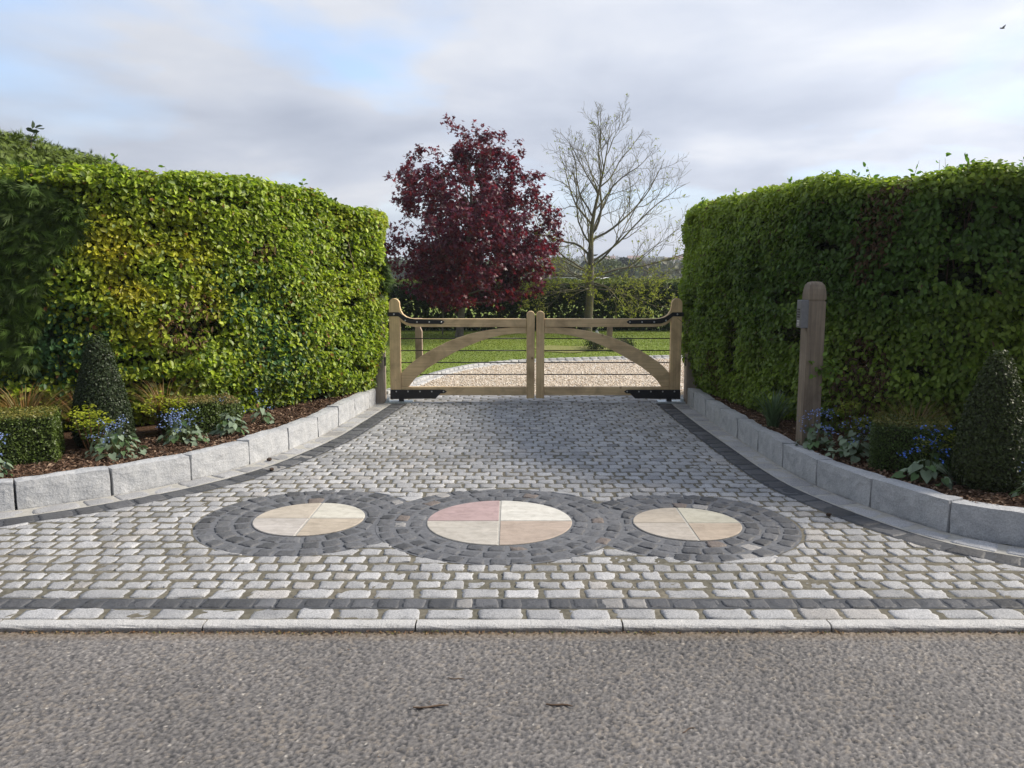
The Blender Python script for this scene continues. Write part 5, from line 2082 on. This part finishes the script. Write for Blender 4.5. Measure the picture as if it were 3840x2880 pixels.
# low shrubs by the right bollard
for x, y_, s_, lab in ((1.78, 16.9, .22, 'low dark shrub left of the right bollard light'), (2.33, 16.6, .20, 'low dark shrub right of the right bollard light')):
    r = empty('low_shrub', (x, y_, 0), lab, 'shrub', 'low shrubs by the bollard light')
    n = 900
    P = rng.normal(size=(n, 3)) * [s_ * .55, s_ * .5, s_ * .35] + [0, 0, .13]
    P[:, 2] = np.abs(P[:, 2])
    d = unit(jit(n) + [0, 0, .6])
    v, f, t_ = leaves(P, d, unit(np.cross(d, jit(n))), rng.uniform(.03, .06, n), rng.uniform(.012, .02, n), shade((.04, .06, .02), n, .3))
    np_mesh('foliage', v, f, M_conifer, r, t_)
    lines = [(np.array([[0, 0, 0], [rng.normal() * .05, rng.normal() * .05, .12], [rng.normal() * s_ * .5, rng.normal() * s_ * .5, .25]]), np.array([.008, .006, .003])) for i in range(9)]
    v, f = tubes(lines, 4)
    np_mesh('stems', v, f, M_twig, r)

# ================================================================ FAR DISTANCE
def blob_tree(n, w, h, z0, size, col):
    P = rng.normal(size=(n, 3))
    P = unit(P) * (rng.random((n, 1)) ** .4)
    P = P * np.array([w / 2, w / 2, h / 2])
    P += (np.round(P * 2.2 / w) * 0)
    P *= (1 + .22 * wob(P, 6 / w, int(rng.integers(1e5))))[:, None]
    P[:, 2] += z0 + h / 2
    d = unit(jit(n))
    return leaves(P, d, unit(np.cross(d, jit(n))), rng.uniform(.6, 1.3, n) * size, rng.uniform(.5, .9, n) * size, shade(col, n, .25))


FAR_T = [(14, 120, 6, 7.5, (.10, .13, .035), 'round green tree beyond the far hedge, left of the white car'),
         (9.5, 150, 7, 8.0, (.13, .14, .05), 'olive green tree beyond the far hedge, behind the bare tree'),
         (19.5, 140, 3.5, 7.8, (.028, .045, .028), 'dark narrow conifer beyond the far hedge, right of the bare trunk'),
         (23, 165, 6, 7.0, (.10, .15, .04), 'bright green tree beyond the far hedge, right of the dark conifer'),
         (31, 190, 8, 6.5, (.13, .115, .075), 'brownish half bare tree beyond the far hedge, at right'),
         (-4, 130, 7, 7, (.09, .12, .04), 'green tree far behind the maple, hidden mostly by its crown'),
         (-22, 160, 8, 8, (.08, .11, .04), 'green tree far off behind the sunlit hedge end')]
for x, y_, w_, h, col, lab in FAR_T:
    g0_ = float(hill(x, y_))
    h = (1.55 - g0_ + .0225 * y_) * (h / 8.0) ** .5
    r = empty('distant_tree', (x, y_, g0_), lab, 'tree', 'trees in the fields beyond the far hedge')
    v, f, t_ = blob_tree(900, w_, h * .85, h * .15, .55, col)
    np_mesh('crown', v, f, M_conifer, r, t_)
    v, f = tubes([(np.array([[0, 0, -.3], [0, 0, h * .25], [.1, 0, h * .6]]), np.array([.25, .2, .08]))], 6)
    np_mesh('trunk', v, f, M_bark, r)
parts = []
for i in range(640):
    y_ = 150 + 680 * rng.random() ** .9
    x = rng.uniform(-.45, .5) * y_
    h = rng.uniform(3.0, 6.0)
    w_ = rng.uniform(4, 9)
    c = [(.075, .10, .03), (.13, .15, .045), (.12, .095, .06), (.12, .12, .06), (.04, .06, .03)][rng.integers(5)]
    v, f, t_ = blob_tree(90, w_, h, 0, 1.3, c)
    v = v + np.array([x, y_, float(hill(x, y_))])
    parts.append((v, f, t_))
v, f, t_ = merge(*parts)
tag(np_mesh('woodland', v, f, M_conifer, None, t_), 'hazy wooded hillside on the skyline', kind='stuff')


def house(x, y_, rz, w, d, h, wall, roofc, lab):
    g0_ = float(hill(x, y_))
    r = empty('distant_house', (x, y_, g0_), lab, 'house', 'distant houses on the hillside', rz)
    bm = bmesh.new()
    bm_box(bm, -w / 2, w / 2, -d / 2, d / 2, -1, h)
    bm_obj('wall', bm, plain('render_wall', wall, .8, 0, .08, 1, 0), r)
    bm = bmesh.new()
    e = .35
    a = [bm.verts.new(p) for p in ((-w / 2 - e, -d / 2 - e, h), (w / 2 + e, -d / 2 - e, h), (w / 2 + e, d / 2 + e, h), (-w / 2 - e, d / 2 + e, h), (-w / 2 - e, 0, h + d * .45), (w / 2 + e, 0, h + d * .45))]
    for q in ((0, 1, 5, 4), (2, 3, 4, 5), (0, 4, 3), (1, 2, 5), (0, 3, 2, 1)):
        bm.faces.new([a[i] for i in q])
    rf = bm_obj('roof', bm, plain('roof_tiles', roofc, .85, 0, .15, 2, 0), r)
    bm = bmesh.new()
    bm_box(bm, w * .28, w * .28 + .8, -.4, .4, h + d * .3, h + d * .45 + 1.1)
    bm_obj('chimney', bm, plain('chimney_brick', (.28, .16, .11)), rf)
    for i in range(3):
        for zz in ((1.0, 2.2), (3.5, 4.6)):
            if zz[1] > h - .2:
                continue
            bm = bmesh.new()
            xx = (-.32 + .32 * i) * w
            bm_box(bm, xx - .55, xx + .55, -d / 2 - .03, -d / 2 + .02, *zz)
            bm_obj('window', bm, plain('dark_glass', (.05, .06, .07), .15, 0, .1, 5, 0), r)


house(112, 545, .2, 7, 6, 3.6, (.72, .70, .66), (.30, .19, .15), 'white walled far house at the right end of the hillside')
house(103, 530, -.3, 6, 5, 3.2, (.66, .62, .56), (.36, .22, .17), 'cream far house left of the white walled one')
house(84, 560, .1, 8, 6, 3.6, (.5, .36, .28), (.38, .24, .19), 'red brick far house with pinkish roof in mid hillside')
house(70, 580, -.15, 7, 6, 3.4, (.6, .5, .42), (.40, .26, .21), 'buff far house left of the red brick one')

# white car parked beyond the far hedge
cr = empty('parked_car', (11.2, 105, -.35), 'white parked car whose roof shows above the far hedge', 'car', None, pi / 2 + .5)
M_carw = plain('white_car_paint', (.80, .80, .80), .25, 0, .02, 5, 0)
M_glass = plain('car_glass', (.05, .06, .07), .1, 0, .05, 5, 0)
bm = bmesh.new()
bm_prism(bm, [(-2.1, .35), (2.1, .35), (2.15, .75), (1.9, .95), (1.1, 1.08), (-1.9, 1.12), (-2.15, .9)], -.88, .88)
bm_obj('body', bm, M_carw, cr, bevel=.08)
bm = bmesh.new()
bm_prism(bm, [(1.0, 1.09), (.35, 1.62), (.1, 1.70), (-1.3, 1.70), (-1.55, 1.62), (-1.95, 1.125)], -.78, .78)
bm_obj('cabin_roof', bm, M_carw, cr, bevel=.09)
for sg in (-1, 1):
    bm = bmesh.new()
    bm_prism(bm, [(.78, 1.16), (.3, 1.56), (-1.3, 1.58), (-1.65, 1.16)], sg * .785 - .006, sg * .785 + .006)
    bm_obj('side_window', bm, M_glass, cr)
for nm, q in (('windscreen', [(1.03, 1.13), (.45, 1.58)]), ('rear_window', [(-1.96, 1.17), (-1.64, 1.56)])):
    bm = bmesh.new()
    (xa, za), (xb, zb) = q
    k = .03 if nm == 'windscreen' else -.03
    vs = [bm.verts.new(p) for p in ((xa + k, -.66, za), (xa + k, .66, za), (xb + k, .6, zb), (xb + k, -.6, zb))]
    bm.faces.new(vs)
    bm_obj(nm, bm, M_glass, cr)
for xx in (-1.35, 1.35):
    for sg in (-1, 1):
        bm = bmesh.new()
        bm_cyl(bm, (xx, sg * .70, .32), (xx, sg * .89, .32), .32, n=20)
        bm_obj('wheel', bm, M_iron, cr)
# low shed roof
sh = empty('shed', (3.0, 70, -.35), 'low pale flat roofed shed beyond the far hedge beside the maple', 'shed')
bm = bmesh.new()
bm_box(bm, -2.2, 2.2, -1.5, 1.5, 0, 1.62)
bm_obj('wall', bm, plain('shed_boards', (.2, .17, .14), .9), sh)
bm = bmesh.new()
bm_box(bm, -2.35, 2.35, -1.7, 1.7, 1.622, 1.76)
bm_obj('roof', bm, plain('pale_felt', (.5, .48, .46), .9), sh)

# bird
bd_scale = .7
bd = empty('bird', (23.3, 40.0, 13.2), 'small dark bird flying in the bright cloud at upper right', 'bird')
bd.scale = (bd_scale,) * 3
lines = [(np.array([[-.16, 0, -.02], [-.08, 0, 0], [.02, 0, .01], [.11, 0, .02], [.16, 0, .03], [.2, 0, .02]]), np.array([.012, .035, .05, .035, .03, .006]))]
v, f = tubes(lines, 8)
np_mesh('body', v, f, plain('dark_feathers', (.03, .03, .035), .8), bd, smooth=True)
for sg in (-1, 1):
    bm = bmesh.new()
    vs = [bm.verts.new(p) for p in ((.07, 0, .02), (.12, sg * .16, .11), (.02, sg * .36, .16), (-.02, sg * .16, .10), (-.05, 0, .02))]
    bm.faces.new(vs)
    w_ = bm_obj('wing', bm, bpy.data.materials['dark_feathers'], bd)
    m = w_.modifiers.new('thick', 'SOLIDIFY')
    m.thickness = .01
# ================================================================ AIR
bm = bmesh.new()
bm_box(bm, -880, 880, -300, 1180, -2.0, 46.0)
m = bpy.data.materials.new('thin_haze')
m.use_nodes = True
m.node_tree.nodes.clear()
vo = N(m.node_tree, 'ShaderNodeVolumePrincipled', ins={'Color': (.86, .91, 1.0, 1), 'Density': 0.0007, 'Anisotropy': 0.2})
ou = N(m.node_tree, 'ShaderNodeOutputMaterial')
m.node_tree.links.new(vo.outputs[0], ou.inputs['Volume'])
hz = bm_obj('haze', bm, m)
tag(hz, 'thin pale haze over the far hillside', kind='stuff')
print('scene built', len(bpy.data.objects))
